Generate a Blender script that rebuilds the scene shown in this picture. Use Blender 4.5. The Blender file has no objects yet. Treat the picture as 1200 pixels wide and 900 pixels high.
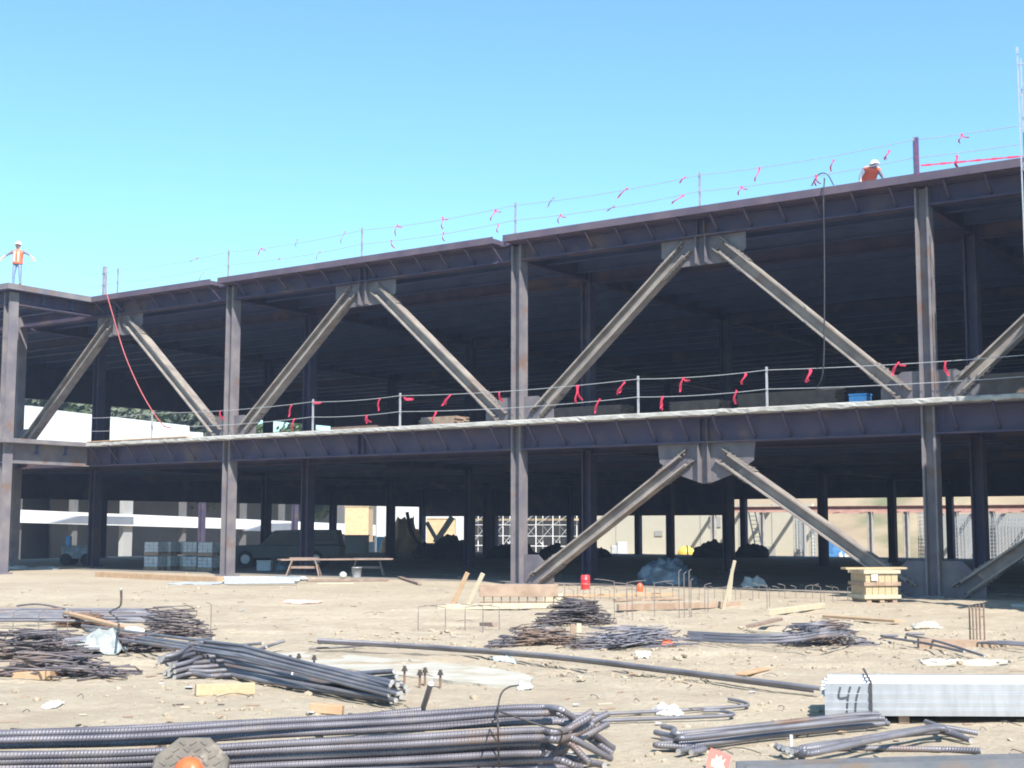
import bpy, bmesh, math, random
from mathutils import Vector, Matrix, noise
GLARE_HAZE = .00052
RND = random.Random(7)
sc = bpy.context.scene
COL = sc.collection

# ---------------------------------------------------------------- camera
FPX, PITCH, ROLL, YAW, CZ = 1582.77, 0.105805, 0.001741, -0.61, 1.8477
fwd = Vector((math.sin(YAW)*math.cos(PITCH), math.cos(YAW)*math.cos(PITCH), math.sin(PITCH)))
rgt0 = Vector((math.cos(YAW), -math.sin(YAW), 0))
up0 = rgt0.cross(fwd)
rgt = rgt0*math.cos(ROLL) + up0*math.sin(ROLL)
upv = -rgt0*math.sin(ROLL) + up0*math.cos(ROLL)
CAM = Vector((0, 0, CZ))
cam_d = bpy.data.cameras.new('camera'); cam = bpy.data.objects.new('camera', cam_d); COL.objects.link(cam)
cam_d.sensor_width = 36; cam_d.lens = 36*FPX/1200; cam_d.clip_end = 9000; cam_d.clip_start = .1
cam.matrix_world = Matrix(((rgt.x, upv.x, -fwd.x, 0), (rgt.y, upv.y, -fwd.y, 0), (rgt.z, upv.z, -fwd.z, CZ), (0, 0, 0, 1)))
sc.camera = cam

def ray(px, py): return rgt*((px-600)/FPX) - upv*((py-450)/FPX) + fwd
def G(px, py, z=0.0):
    d = ray(px, py); return CAM + d*((z-CZ)/d.z)
def PY(px, py, Y):
    d = ray(px, py); return CAM + d*(Y/d.y)
def PX(px, py, X):
    d = ray(px, py); return CAM + d*(X/d.x)
def PD(px, py, dist): return CAM + ray(px, py)*dist
fh = Vector((math.sin(YAW), math.cos(YAW), 0)); rh = rgt0.copy()

# ---------------------------------------------------------------- materials
def new_mat(name):
    m = bpy.data.materials.new(name); m.use_nodes = True
    nt = m.node_tree; return m, nt, nt.nodes['Principled BSDF']
def mat(name, c1, c2=None, scale=3.0, rough=.7, metal=0.0, bump=0.0, bscale=None, detail=6, stretch=None, c3=None, s3=.6, t3=.6, lo=.35, hi=.65, spec=None):
    m, nt, b = new_mat(name); N = nt.nodes; L = nt.links
    tc = N.new('ShaderNodeTexCoord'); src = tc.outputs['Object']
    if stretch:
        mp = N.new('ShaderNodeMapping'); mp.inputs['Scale'].default_value = stretch; L.new(src, mp.inputs[0]); src = mp.outputs[0]
    b.inputs['Roughness'].default_value = rough; b.inputs['Metallic'].default_value = metal
    if spec is not None: b.inputs['Specular IOR Level'].default_value = spec
    if c2 is None: c2 = tuple(x*.8 for x in c1)
    nz = N.new('ShaderNodeTexNoise'); nz.inputs['Scale'].default_value = scale; nz.inputs['Detail'].default_value = detail; L.new(src, nz.inputs['Vector'])
    rp = N.new('ShaderNodeValToRGB'); rp.color_ramp.elements[0].position = lo; rp.color_ramp.elements[1].position = hi
    rp.color_ramp.elements[0].color = (*c1, 1); rp.color_ramp.elements[1].color = (*c2, 1); L.new(nz.outputs['Fac'], rp.inputs[0])
    out = rp.outputs[0]
    if c3 is not None:
        n3 = N.new('ShaderNodeTexNoise'); n3.inputs['Scale'].default_value = s3; n3.inputs['Detail'].default_value = 8; L.new(src, n3.inputs['Vector'])
        r3 = N.new('ShaderNodeValToRGB'); r3.color_ramp.elements[0].position = t3-.05; r3.color_ramp.elements[1].position = t3+.08; L.new(n3.outputs['Fac'], r3.inputs[0])
        mx = N.new('ShaderNodeMix'); mx.data_type = 'RGBA'; L.new(r3.outputs[0], mx.inputs[0]); L.new(out, mx.inputs[6]); mx.inputs[7].default_value = (*c3, 1); out = mx.outputs[2]
    L.new(out, b.inputs['Base Color'])
    if bump:
        nb = N.new('ShaderNodeTexNoise'); nb.inputs['Scale'].default_value = bscale or scale*4; nb.inputs['Detail'].default_value = 8; L.new(src, nb.inputs['Vector'])
        bp = N.new('ShaderNodeBump'); bp.inputs['Strength'].default_value = bump; bp.inputs['Distance'].default_value = .05; L.new(nb.outputs['Fac'], bp.inputs['Height']); L.new(bp.outputs[0], b.inputs['Normal'])
    return m

M = {}
M['steel'] = mat('shaded_mill_steel', (.055,.045,.088), (.080,.064,.098), 1.3, .68, .05, .12, 18, c3=(.125,.085,.085), s3=.8, t3=.62, spec=.35)  # copy for shaded members; the purple of the shade is in the colour
M['steel_lit'] = mat('sunlit_dusty_steel', (.142,.128,.15), (.21,.185,.185), 1.6, .7, .03, .12, 20, c3=(.18,.115,.09), s3=1.2, t3=.64, spec=.3)  # lighter copy of the steel for members standing in the sun
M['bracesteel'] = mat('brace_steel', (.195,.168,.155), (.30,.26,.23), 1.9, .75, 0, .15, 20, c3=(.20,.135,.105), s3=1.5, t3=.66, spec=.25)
M['primer'] = mat('primer_edge', (.075,.055,.085), (.11,.08,.105), 1.5, .7, 0, .1, 15)
M['gusset'] = mat('dusty_gusset', (.10,.088,.108), (.16,.142,.145), 1.7, .75, 0, .12, 14, c3=(.13,.10,.09), s3=1.1, t3=.6)
M['deck'] = mat('shade_blue_deck', (.075,.095,.185), (.10,.12,.22), .8, .6, .2, .05, 10)  # navy cast of the veiled shade is put into this colour
M['concrete'] = mat('concrete', (.33,.315,.29), (.46,.44,.41), 2.2, .9, 0, .35, 22, c3=(.30,.28,.26), s3=2.4, t3=.62)
M['pad'] = mat('footing_concrete', (.36,.335,.285), (.44,.41,.355), 1.5, .9, 0, .2, 25, c3=(.33,.28,.21), s3=1.6, t3=.55)
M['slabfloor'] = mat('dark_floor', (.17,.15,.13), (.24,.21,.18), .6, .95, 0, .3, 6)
M['stack'] = mat('pinkish_lumber', (.17,.105,.075), (.22,.145,.105), 4, .85, 0, .15, 30)
M['pink_steel'] = mat('pink_primed_steel', (.46,.27,.23), (.55,.36,.31), 2, .7, 0, .1, 15)
M['grey_steel'] = mat('grey_painted_steel', (.30,.29,.28), (.40,.38,.36), 2, .6, 0, .1, 15)
M['galv'] = mat('galvanised', (0.396,0.413,0.439), (0.482,0.490,0.516), 3, .42, .35, .06, 30, stretch=(6,1,1))
M['wood'] = mat('new_lumber', (0.396,0.297,0.172), (0.456,0.357,0.224), 4, .8, 0, .15, 30, stretch=(1,6,6))
M['woodpale'] = mat('pale_lumber', (0.430,0.361,0.258), (0.490,0.421,0.310), 4, .8, 0, .12, 30)
M['woodorange'] = mat('orange_lumber', (0.387,0.237,0.133), (0.447,0.301,0.185), 4, .8, 0, .12, 30)
M['woodbrown'] = mat('weathered_lumber', (.27,.18,.125), (.36,.26,.19), 4, .85, 0, .2, 30)
M['woodgrey'] = mat('dark_plank', (.20,.14,.11), (.28,.20,.16), 3, .8, 0, .15, 30)
M['ribbon'] = mat('pink_ribbon', (.60,.03,.075), (.68,.045,.11), 8, .6)
M['ribbon_faded'] = mat('faded_ribbon', (.30,.14,.18), (.42,.18,.22), 8, .6)
M['purplepost'] = mat('purple_post', (.10,.06,.14), (.24,.05,.12), 7, .6, lo=.5, hi=.62)
M['cable'] = mat('wire_rope', (.42,.42,.44), (.55,.55,.56), 20, .45, .5)
M['post'] = mat('rail_post', (.28,.28,.32), (.38,.37,.40), 8, .55, .3)
M['postpale'] = mat('pale_post', (.33,.33,.36), (.42,.42,.43), 8, .55, .2)
M['rope'] = mat('red_hose', (.36,.07,.08), (.44,.10,.10), 6, .6)
M['blackhose'] = mat('black_hose', (.02,.02,.025), (.04,.04,.045), 6, .6)
M['white'] = mat('white_paint', (.80,.80,.80), (.74,.75,.76), 2, .6, 0, .05, 12)
M['whitewall'] = mat('white_wall', (.82,.81,.80), (.78,.77,.75), .3, .85)
M['greywall'] = mat('grey_wall', (.33,.33,.32), (.38,.38,.37), .3, .9)
M['palescrap'] = mat('pale_blue_scrap', (.36,.46,.52), (.44,.53,.58), 6, .6)
M['cream'] = mat('shotcrete', (0.516,0.490,0.396), (0.576,0.550,0.464), .22, .95, 0, .2, 2, c3=(.52,.47,.36), s3=.12, t3=.55)
M['plastic'] = mat('clear_sheet', (.25,.265,.26), (.36,.375,.365), 6, .25, 0, .25, 14)
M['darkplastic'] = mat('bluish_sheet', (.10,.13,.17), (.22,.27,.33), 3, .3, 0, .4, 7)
M['paper'] = mat('paper', (.44,.44,.43), (.52,.52,.51), 6, .8, 0, .2, 20)
M['red'] = mat('red_plastic', (.72,.03,.04), (.78,.05,.05), 5, .4)
M['blue'] = mat('blue_plastic', (.05,.25,.55), (.07,.30,.62), 5, .4)
M['lightblue'] = mat('toilet_blue', (.12,.42,.68), (.16,.48,.74), 4, .45)
M['bluetarp'] = mat('blue_tarp', (.04,.15,.38), (.09,.26,.52), 2.5, .4, 0, .4, 5)
M['orange'] = mat('safety_orange', (.90,.24,.05), (.85,.20,.04), 6, .6)
M['orangered'] = mat('orange_plastic', (.90,.13,.04), (.84,.10,.03), 6, .4)
M['rubber'] = mat('black_rubber', (.10,.088,.075), (.16,.135,.11), 9, .8, 0, .2, 40, c3=(.26,.22,.17), s3=7, t3=.6)
M['rubberdark'] = mat('tyre_rubber', (.02,.02,.02), (.035,.035,.035), 9, .8)
M['yellow'] = mat('yellow_paint', (.75,.50,.10), (.68,.44,.08), 4, .5)
M['silvercar'] = mat('shade_darkened_paint', (.045,.05,.056), (.06,.065,.07), 2, .5, .1)  # silver paint darkened; the deep shade is put into the colour
M['glass'] = mat('dark_glass', (.012,.014,.018), (.018,.02,.024), 2, .25, spec=.3)
M['pipe'] = mat('grey_pipe', (.22,.23,.24), (.29,.30,.31), 6, .5, .2)
M['nearblack'] = mat('near_black', (.025,.025,.028), (.04,.038,.038), .4, .8, 0, .3, 1.2)
M['hill'] = mat('hill_soil', (.26,.19,.12), (.34,.26,.165), .12, 1, 0, .6, .8, c3=(.12,.13,.06), s3=.09, t3=.56)
M['leaf'] = mat('leaves', (.05,.085,.025), (.10,.135,.045), .8, .7, lo=.3, hi=.7)
M['leafgrey'] = mat('grey_leaves', (.075,.095,.055), (.13,.145,.085), .8, .7, lo=.3, hi=.7)
M['bark'] = mat('bark', (.16,.12,.09), (.24,.19,.15), 5, .95, 0, .4)
M['skin'] = mat('skin', (.55,.33,.24), (.50,.29,.21), 10, .6)
M['jeans'] = mat('denim', (.16,.22,.33), (.24,.30,.40), 14, .9)
M['sleeve'] = mat('grey_shirt', (.16,.17,.21), (.22,.22,.26), 12, .9)
M['boots'] = mat('boot_leather', (.10,.07,.04), (.14,.10,.06), 12, .7)
M['vest'] = mat('orange_vest', (.90,.17,.07), (.84,.12,.05), 9, .7)
M['vesttape'] = mat('vest_tape', (.80,.78,.45), (.85,.82,.55), 9, .4)
M['mastgrey'] = mat('mast_grey', (.34,.37,.44), (.42,.45,.50), 6, .5, .1)
M['dark'] = mat('dark_gap', (.03,.03,.03), (.05,.05,.05), 4, .9)
M['spray'] = mat('spray_paint', (.045,.05,.055), (.10,.11,.12), 30, .8)
M['rust'] = mat('rust', (.15,.09,.065), (.25,.15,.10), 5, .85, 0, .3, 30)
M['rustlight'] = mat('light_rust', (.15,.125,.115), (.21,.175,.155), 6, .85, 0, .2, 30)
M['cut'] = mat('cut_face', (.34,.32,.30), (.44,.42,.40), 20, .5, .2)
M['wire'] = mat('tie_wire', (.06,.05,.05), (.09,.075,.07), 20, .6, .3)
M['signred'] = mat('sign_red', (.62,.05,.04), (.70,.08,.05), 4, .5)
M['bag'] = mat('bag_paper', (.40,.41,.43), (.55,.55,.56), 5, .8, 0, .2, 12)
M['palecard'] = mat('pale_orange', (.70,.38,.26), (.78,.48,.34), 20, .6)
M['tan'] = mat('tan_box', (.50,.36,.20), (.58,.43,.26), 4, .85)
M['meshgrey'] = mat('cage_steel', (.33,.36,.39), (.43,.46,.49), 8, .6, .1)

def rebar_mat(name, c1, c2, rustc, rust_t, pitch, bump, metal=.1):
    m, nt, b = new_mat(name); N = nt.nodes; L = nt.links
    b.inputs['Roughness'].default_value = .5; b.inputs['Metallic'].default_value = metal
    tc = N.new('ShaderNodeTexCoord'); geo = N.new('ShaderNodeNewGeometry'); oi = N.new('ShaderNodeObjectInfo')
    nz = N.new('ShaderNodeTexNoise'); nz.inputs['Scale'].default_value = 2.2; nz.inputs['Detail'].default_value = 6; L.new(geo.outputs['Position'], nz.inputs['Vector'])
    rp = N.new('ShaderNodeValToRGB'); rp.color_ramp.elements[0].position = .38; rp.color_ramp.elements[1].position = .66
    rp.color_ramp.elements[0].color = (*c1, 1); rp.color_ramp.elements[1].color = (*c2, 1); L.new(nz.outputs['Fac'], rp.inputs[0])
    n3 = N.new('ShaderNodeTexNoise'); n3.inputs['Scale'].default_value = 1.1; n3.inputs['Detail'].default_value = 7; L.new(geo.outputs['Position'], n3.inputs['Vector'])
    ad = N.new('ShaderNodeMath'); ad.operation = 'MULTIPLY_ADD'; L.new(oi.outputs['Random'], ad.inputs[0]); ad.inputs[1].default_value = .16; L.new(n3.outputs['Fac'], ad.inputs[2])
    r3 = N.new('ShaderNodeValToRGB'); r3.color_ramp.elements[0].position = rust_t; r3.color_ramp.elements[1].position = rust_t+.12; L.new(ad.outputs[0], r3.inputs[0])
    mx = N.new('ShaderNodeMix'); mx.data_type = 'RGBA'; L.new(r3.outputs[0], mx.inputs[0]); L.new(rp.outputs[0], mx.inputs[6]); mx.inputs[7].default_value = (*rustc, 1)
    n4 = N.new('ShaderNodeTexNoise'); n4.inputs['Scale'].default_value = 3.1; n4.inputs['Detail'].default_value = 9; n4.inputs['Roughness'].default_value = .7; L.new(geo.outputs['Position'], n4.inputs['Vector'])
    r4 = N.new('ShaderNodeValToRGB'); r4.color_ramp.elements[0].position = .54; r4.color_ramp.elements[1].position = .68; r4.color_ramp.elements[1].color = (.65, .65, .65, 1); L.new(n4.outputs['Fac'], r4.inputs[0])
    m4 = N.new('ShaderNodeMix'); m4.data_type = 'RGBA'; L.new(r4.outputs[0], m4.inputs[0]); L.new(mx.outputs[2], m4.inputs[6]); m4.inputs[7].default_value = (.25, .205, .175, 1); mx = m4
    rr_ = N.new('ShaderNodeMapRange'); rr_.inputs['To Min'].default_value = .42; rr_.inputs['To Max'].default_value = .85; L.new(r4.outputs[0], rr_.inputs[0]); L.new(rr_.outputs[0], b.inputs['Roughness'])
    L.new(mx.outputs[2], b.inputs['Base Color'])
    if pitch:
        wv = N.new('ShaderNodeTexWave'); wv.bands_direction = 'X'; wv.inputs['Scale'].default_value = 1/pitch*.314; wv.inputs['Distortion'].default_value = 0
        mp = N.new('ShaderNodeMapping'); mp.inputs['Rotation'].default_value = (0, 0, .12); L.new(tc.outputs['UV'], mp.inputs[0]); L.new(mp.outputs[0], wv.inputs['Vector'])
        bp = N.new('ShaderNodeBump'); bp.inputs['Strength'].default_value = bump; bp.inputs['Distance'].default_value = .006; L.new(wv.outputs['Fac'], bp.inputs['Height']); L.new(bp.outputs[0], b.inputs['Normal'])
    return m
M['rebar'] = rebar_mat('ribbed_rebar', (.14,.128,.148), (.235,.215,.235), (.20,.125,.09), .74, .026, 1.0, .35)
M['rebarblue'] = rebar_mat('blue_grey_rebar', (.13,.125,.145), (.21,.20,.22), (.18,.115,.09), .70, .024, .6, .25)
M['rebarheap'] = rebar_mat('heap_rebar', (.12,.12,.15), (.20,.19,.23), (.18,.12,.09), .60, 0, 0)
M['rebarrust'] = rebar_mat('rusty_rebar', (.09,.078,.088), (.15,.122,.125), (.17,.11,.085), .66, 0, 0)

def ground_mat():
    m, nt, b = new_mat('sandy_dirt'); N = nt.nodes; L = nt.links
    b.inputs['Roughness'].default_value = .97; b.inputs['Specular IOR Level'].default_value = .15
    geo = N.new('ShaderNodeNewGeometry'); P = geo.outputs['Position']
    def nz(s, d=8, r=.6):
        n = N.new('ShaderNodeTexNoise'); n.inputs['Scale'].default_value = s; n.inputs['Detail'].default_value = d; n.inputs['Roughness'].default_value = r; L.new(P, n.inputs['Vector']); return n.outputs['Fac']
    def ramp(f, a, ca, bb, cb):
        r = N.new('ShaderNodeValToRGB'); r.color_ramp.elements[0].position = a; r.color_ramp.elements[0].color = (*ca, 1); r.color_ramp.elements[1].position = bb; r.color_ramp.elements[1].color = (*cb, 1); L.new(f, r.inputs[0]); return r.outputs[0]
    def mix(f, a, c, mode='MIX'):
        x = N.new('ShaderNodeMix'); x.data_type = 'RGBA'; x.blend_type = mode
        if isinstance(f, float): x.inputs[0].default_value = f
        else: L.new(f, x.inputs[0])
        L.new(a, x.inputs[6])
        if isinstance(c, tuple): x.inputs[7].default_value = (*c, 1)
        else: L.new(c, x.inputs[7])
        return x.outputs[2]
    base = ramp(nz(.28, 7, .62), .38, (.345,.285,.217), .60, (0.424,0.361,0.273))
    base = mix(ramp(nz(1.7), .50, (0,0,0), .66, (.7,.7,.7)), base, (0.475,0.407,0.314))
    base = mix(ramp(nz(.75, 9, .68), .53, (0,0,0), .68, (.85,.85,.85)), base, (.312,.252,.19))
    base = mix(ramp(nz(14, 6), .30, (.75,.75,.75), .62, (0,0,0)), base, (0.339,0.265,0.188))
    base = mix(ramp(nz(45, 4), .64, (0,0,0), .72, (1,1,1)), base, (0.254,0.197,0.143))
    L.new(base, b.inputs['Base Color'])
    vo = N.new('ShaderNodeTexVoronoi'); vo.feature = 'SMOOTH_F1'; vo.inputs['Scale'].default_value = 3.3; wob = N.new('ShaderNodeMix'); wob.data_type = 'RGBA'; wob.inputs[0].default_value = .22
    wn = N.new('ShaderNodeTexNoise'); wn.inputs['Scale'].default_value = 2.1; L.new(P, wn.inputs['Vector']); L.new(P, wob.inputs[6]); L.new(wn.outputs['Color'], wob.inputs[7]); L.new(wob.outputs[2], vo.inputs['Vector'])
    b0 = N.new('ShaderNodeBump'); b0.inputs['Strength'].default_value = .4; b0.inputs['Distance'].default_value = .05; L.new(vo.outputs['Distance'], b0.inputs['Height'])
    b1 = N.new('ShaderNodeBump'); b1.inputs['Strength'].default_value = 1.0; b1.inputs['Distance'].default_value = .05; L.new(nz(7, 9, .65), b1.inputs['Height']); L.new(b0.outputs[0], b1.inputs['Normal'])
    b2 = N.new('ShaderNodeBump'); b2.inputs['Strength'].default_value = .6; b2.inputs['Distance'].default_value = .015; L.new(nz(45, 6, .7), b2.inputs['Height']); L.new(b1.outputs[0], b2.inputs['Normal'])
    L.new(b2.outputs[0], b.inputs['Normal'])
    return m
M['dirt'] = ground_mat()

# ---------------------------------------------------------------- mesh builder
class MB:
    def __init__(s): s.v = []; s.f = []; s.mi = []; s.uv = {}; s.sm = []
    def add(s, vs, fs, mi=0, smooth=False, uvs=None):
        o = len(s.v); s.v += [Vector(p) for p in vs]
        for k, f in enumerate(fs):
            s.f.append([o+i for i in f]); s.mi.append(mi); s.sm.append(smooth)
            if uvs: s.uv[len(s.f)-1] = uvs[k]
        return s
    def box(s, a, b, mi=0):
        x0, y0, z0 = a; x1, y1, z1 = b
        return s.add([(x0,y0,z0),(x1,y0,z0),(x1,y1,z0),(x0,y1,z0),(x0,y0,z1),(x1,y0,z1),(x1,y1,z1),(x0,y1,z1)],
                     [(3,2,1,0),(4,5,6,7),(0,1,5,4),(1,2,6,5),(2,3,7,6),(3,0,4,7)], mi)
    def obox(s, c, ax, ay, az, mi=0):
        c, ax, ay, az = Vector(c), Vector(ax), Vector(ay), Vector(az)
        vs = [c+sx*ax+sy*ay+sz*az for sz in (-1,1) for sx, sy in ((-1,-1),(1,-1),(1,1),(-1,1))]
        fs = [(3,2,1,0),(4,5,6,7),(0,1,5,4),(1,2,6,5),(2,3,7,6),(3,0,4,7)]
        if ax.cross(ay).dot(az) < 0: fs = [tuple(reversed(f)) for f in fs]
        return s.add(vs, fs, mi)
    def bar(s, p, q, w, h, upd=(0,0,1), mi=0):          # rectangular bar
        p, q = Vector(p), Vector(q); d = (q-p); L = d.length; d = d/L; u = Vector(upd)
        if abs(d.dot(u)) > .98: u = Vector((1,0,0))
        x = d.cross(u).normalized(); u = x.cross(d)
        return s.obox((p+q)/2, d*L/2, x*w/2, u*h/2, mi)
    def prism(s, prof, p, q, A, B, mi=0):               # profile (a,b) list swept p->q
        p, q, A, B = Vector(p), Vector(q), Vector(A), Vector(B); n = len(prof)
        vs = [p+A*a+B*b for a, b in prof]+[q+A*a+B*b for a, b in prof]
        fs = [tuple(range(n))[::-1], tuple(range(n, 2*n))]+[(i, (i+1) % n, n+(i+1) % n, n+i) for i in range(n)]
        area = sum(prof[i][0]*prof[(i+1) % n][1]-prof[(i+1) % n][0]*prof[i][1] for i in range(n))
        if (A.cross(B).dot(q-p) > 0) != (area > 0): fs = [tuple(reversed(f)) for f in fs]
        return s.add(vs, fs, mi)
    def ibeam(s, p, q, N, depth, bf, tf, tw, mi=0):     # N = flange normal
        p, q = Vector(p), Vector(q); N = Vector(N).normalized(); d = (q-p).normalized(); N = (N-d*N.dot(d)).normalized(); W = d.cross(N)
        D, F, t = depth/2, bf/2, tw/2
        prof = [(-F,-D),(F,-D),(F,-D+tf),(t,-D+tf),(t,D-tf),(F,D-tf),(F,D),(-F,D),(-F,D-tf),(-t,D-tf),(-t,-D+tf),(-F,-D+tf)]
        return s.prism(prof, p, q, W, N, mi)
    def tube(s, pts, r, n=8, mi=0, capmi=None, closed=False, taper=None):
        pts = [Vector(p) for p in pts]; m = len(pts); rings = []; uvs = []
        L = 0; last = None; prevu = None
        for i, p in enumerate(pts):
            if closed: t = pts[(i+1) % m]-pts[i-1]
            else: t = (pts[min(i+1, m-1)]-pts[max(i-1, 0)])
            t.normalize()
            if prevu is None:
                u = Vector((0,0,1)); 
                if abs(t.z) > .9: u = Vector((1,0,0))
            else: u = prevu
            x = t.cross(u).normalized(); u = x.cross(t); prevu = u
            rr = r if taper is None else r*(1+(taper-1)*i/(m-1))
            rings.append([p+(x*math.cos(2*math.pi*k/n)+u*math.sin(2*math.pi*k/n))*rr for k in range(n)])
            if last is not None: L += (p-last).length
            last = p; uvs.append(L)
        vs = [v for rg in rings for v in rg]; fs = []; fu = []
        for i in range(m if closed else m-1):
            j = (i+1) % m
            for k in range(n):
                k2 = (k+1) % n
                fs.append((i*n+k, i*n+k2, j*n+k2, j*n+k))
                fu.append([(uvs[i], k/n*r*6.28), (uvs[i], (k+1)/n*r*6.28), (uvs[j], (k+1)/n*r*6.28), (uvs[j], k/n*r*6.28)])
        s.add(vs, fs, mi, True, fu)
        if not closed:
            cm = mi if capmi is None else capmi
            s.add(rings[0], [tuple(range(n))[::-1]], cm); s.add(rings[-1], [tuple(range(n))], cm)
        return s
    def lathe(s, c, prof, n=16, axis=(0,0,1), mi=0, smooth=True):   # prof: (radius, height)
        c = Vector(c); a = Vector(axis).normalized(); u = Vector((1,0,0)) if abs(a.z) > .5 else Vector((0,0,1))
        x = a.cross(u).normalized(); y = a.cross(x)
        vs = []; fs = []
        for r, h in prof: vs += [c+a*h+(x*math.cos(2*math.pi*k/n)+y*math.sin(2*math.pi*k/n))*r for k in range(n)]
        for i in range(len(prof)-1):
            for k in range(n): fs.append((i*n+k, i*n+(k+1) % n, (i+1)*n+(k+1) % n, (i+1)*n+k))
        s.add(vs, fs, mi, smooth)
        m = len(prof)-1
        s.add(vs[:n], [tuple(range(n))[::-1]], mi); s.add(vs[m*n:], [tuple(range(n))], mi)
        return s
    def poly(s, pts, th, mi=0):                          # extruded polygon along vector th
        pts = [Vector(p) for p in pts]; th = Vector(th); n = len(pts)
        nn = sum(((pts[i]).cross(pts[(i+1) % n]) for i in range(n)), Vector())
        fs = [tuple(range(n))[::-1], tuple(range(n, 2*n))]+[(i, (i+1) % n, n+(i+1) % n, n+i) for i in range(n)]
        if nn.dot(th) < 0: fs = [tuple(reversed(f)) for f in fs]
        return s.add(pts+[p+th for p in pts], fs, mi)

def wloc(o):
    v = Vector()
    while o is not None: v += o.location; o = o.parent
    return v
def build(name, mb, mats, parent=None, origin=None, bevel=0):
    if not isinstance(mats, (list, tuple)): mats = [mats]
    off = wloc(parent) if parent is not None else Vector(origin) if origin is not None else Vector()
    me = bpy.data.meshes.new(name)
    me.from_pydata([tuple(v-off) for v in mb.v], [], mb.f)
    for m in mats: me.materials.append(m)
    me.polygons.foreach_set('material_index', mb.mi); me.polygons.foreach_set('use_smooth', mb.sm)
    if mb.uv:
        ul = me.uv_layers.new(name='UVMap')
        for fi, co in mb.uv.items():
            for li, c in zip(me.polygons[fi].loop_indices, co): ul.data[li].uv = c
    me.update()
    o = bpy.data.objects.new(name, me); COL.objects.link(o)
    if parent is not None: o.parent = parent
    elif origin is not None: o.location = Vector(origin)
    if bevel:
        b = o.modifiers.new('bevel', 'BEVEL'); b.width = bevel; b.segments = 2; b.limit_method = 'ANGLE'
    return o
def empty(name, loc):
    o = bpy.data.objects.new(name, None); COL.objects.link(o); o.location = loc; o.empty_display_size = .2; return o
def tag(o, label=None, cat=None, group=None, kind=None):
    if label: o['label'] = label
    if cat: o['category'] = cat
    if group: o['group'] = group
    if kind: o['kind'] = kind
    return o
def thing(name, loc, label, cat, group=None): return tag(empty(name, loc), label, cat, group)
def copy_thing(o, loc):
    c = o.copy(); COL.objects.link(c); c.location = loc
    for ch in o.children:
        d = ch.copy(); COL.objects.link(d); d.parent = c
        for g in ch.children:
            e = g.copy(); COL.objects.link(e); e.parent = d
    return c
def spline(pts, n=6):                                    # Catmull-Rom through points
    P = [Vector(p) for p in pts]; P = [P[0]*2-P[1]]+P+[P[-1]*2-P[-2]]; out = []
    for i in range(1, len(P)-2):
        a, b, c, d = P[i-1:i+3]
        for k in range(n):
            t = k/n
            out.append(.5*((2*b)+(c-a)*t+(2*a-5*b+4*c-d)*t*t+(3*b-a-3*c+d)*t**3))
    out.append(P[-2]); return out

# ---------------------------------------------------------------- ground
def smooth(a, b, x):
    t = max(0, min(1, (x-a)/(b-a))); return t*t*(3-2*t)
def gz(x, y):
    d = x*fh.x+y*fh.y
    near = 1-smooth(34, 46, d)
    q = Vector((x, y, 0))
    h = .05*noise.noise(q*.45)+.035*noise.noise(q*1.3+Vector((7,1,0)))+.027*noise.noise(q*3.7)
    h += .012*noise.noise(q*9.0)
    a = x*rh.x+y*rh.y
    for d0, sl, ph in ((17.6, .10, 0), (19.3, .10, 0), (23.5, -.06, 2), (25.3, -.06, 2), (28.5, .16, 4), (30.2, .16, 4)):
        e = d-(d0+sl*a+.5*math.sin(a*.22+ph)); h += -.045*math.exp(-(e/.20)**2)*(.75+.5*noise.noise(q*2.2+Vector((0, d0, 0))))+.025*(math.exp(-((e-.36)/.15)**2)+math.exp(-((e+.36)/.15)**2))
    h *= near*(.35+.65*smooth(12, 20, d))
    back = max(smooth(84, 108, y), smooth(-68, -95, x) if x < 0 else 0)
    h += -1.3*back
    return h
def build_ground():
    rows = [-80,-40,-15,-4,2,5]
    d = 7.0
    while d < 75: rows.append(d); d *= 1.0085
    while d < 7000: rows.append(d); d *= 1.16
    nc = 330; mb = MB()
    for d in rows:
        half = 14+.62*max(d, 0)+(60 if d > 60 else 0)
        for j in range(nc):
            a = (j/(nc-1)*2-1)*half; p = fh*d+rh*a
            mb.v.append(Vector((p.x, p.y, gz(p.x, p.y))))
    for i in range(len(rows)-1):
        for j in range(nc-1):
            a = i*nc+j; mb.f.append([a, a+1, a+nc+1, a+nc]); mb.mi.append(0); mb.sm.append(True)
    tag(build('ground', mb, M['dirt']), kind='structure')
build_ground()
def gp(px, py, dz=0.0):
    p = G(px, py, 0)
    for _ in range(3): p = G(px, py, gz(p.x, p.y))
    return p+Vector((0, 0, dz))

# ---------------------------------------------------------------- steel building
BAY = 13.5; U0 = 3.872664; YF = 36.113
def XU(u): return (u-U0)*BAY
ROWS = [YF+o*BAY for o in (0, .3205, 1.14, 1.9, 2.62, 3.37)]
CX, CY = .19, .21                 # column half sizes
ZR, ZG2, Z2, ZG1 = 11.417, 10.615, 5.305, 4.357
YB = ROWS[-1]+.6
XL, XR = XU(-1), 34.0
XC = -46.8                        # where the left wing meets the facade
WY = 32.0                         # front of the left wing
XW = -5.6                         # left side of the added, unseen right wing
bld = thing('steel_building', (XU(2), YF, 0), 'two-storey dark steel frame under construction with diagonal braces and open floors', 'building')
def I(name, p, q, N, depth, bf, tf=.045, tw=.035, m='steel', parent=None):
    return build(name, MB().ibeam(p, q, N, depth, bf, tf, tw), M[m], parent or bld)
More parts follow.
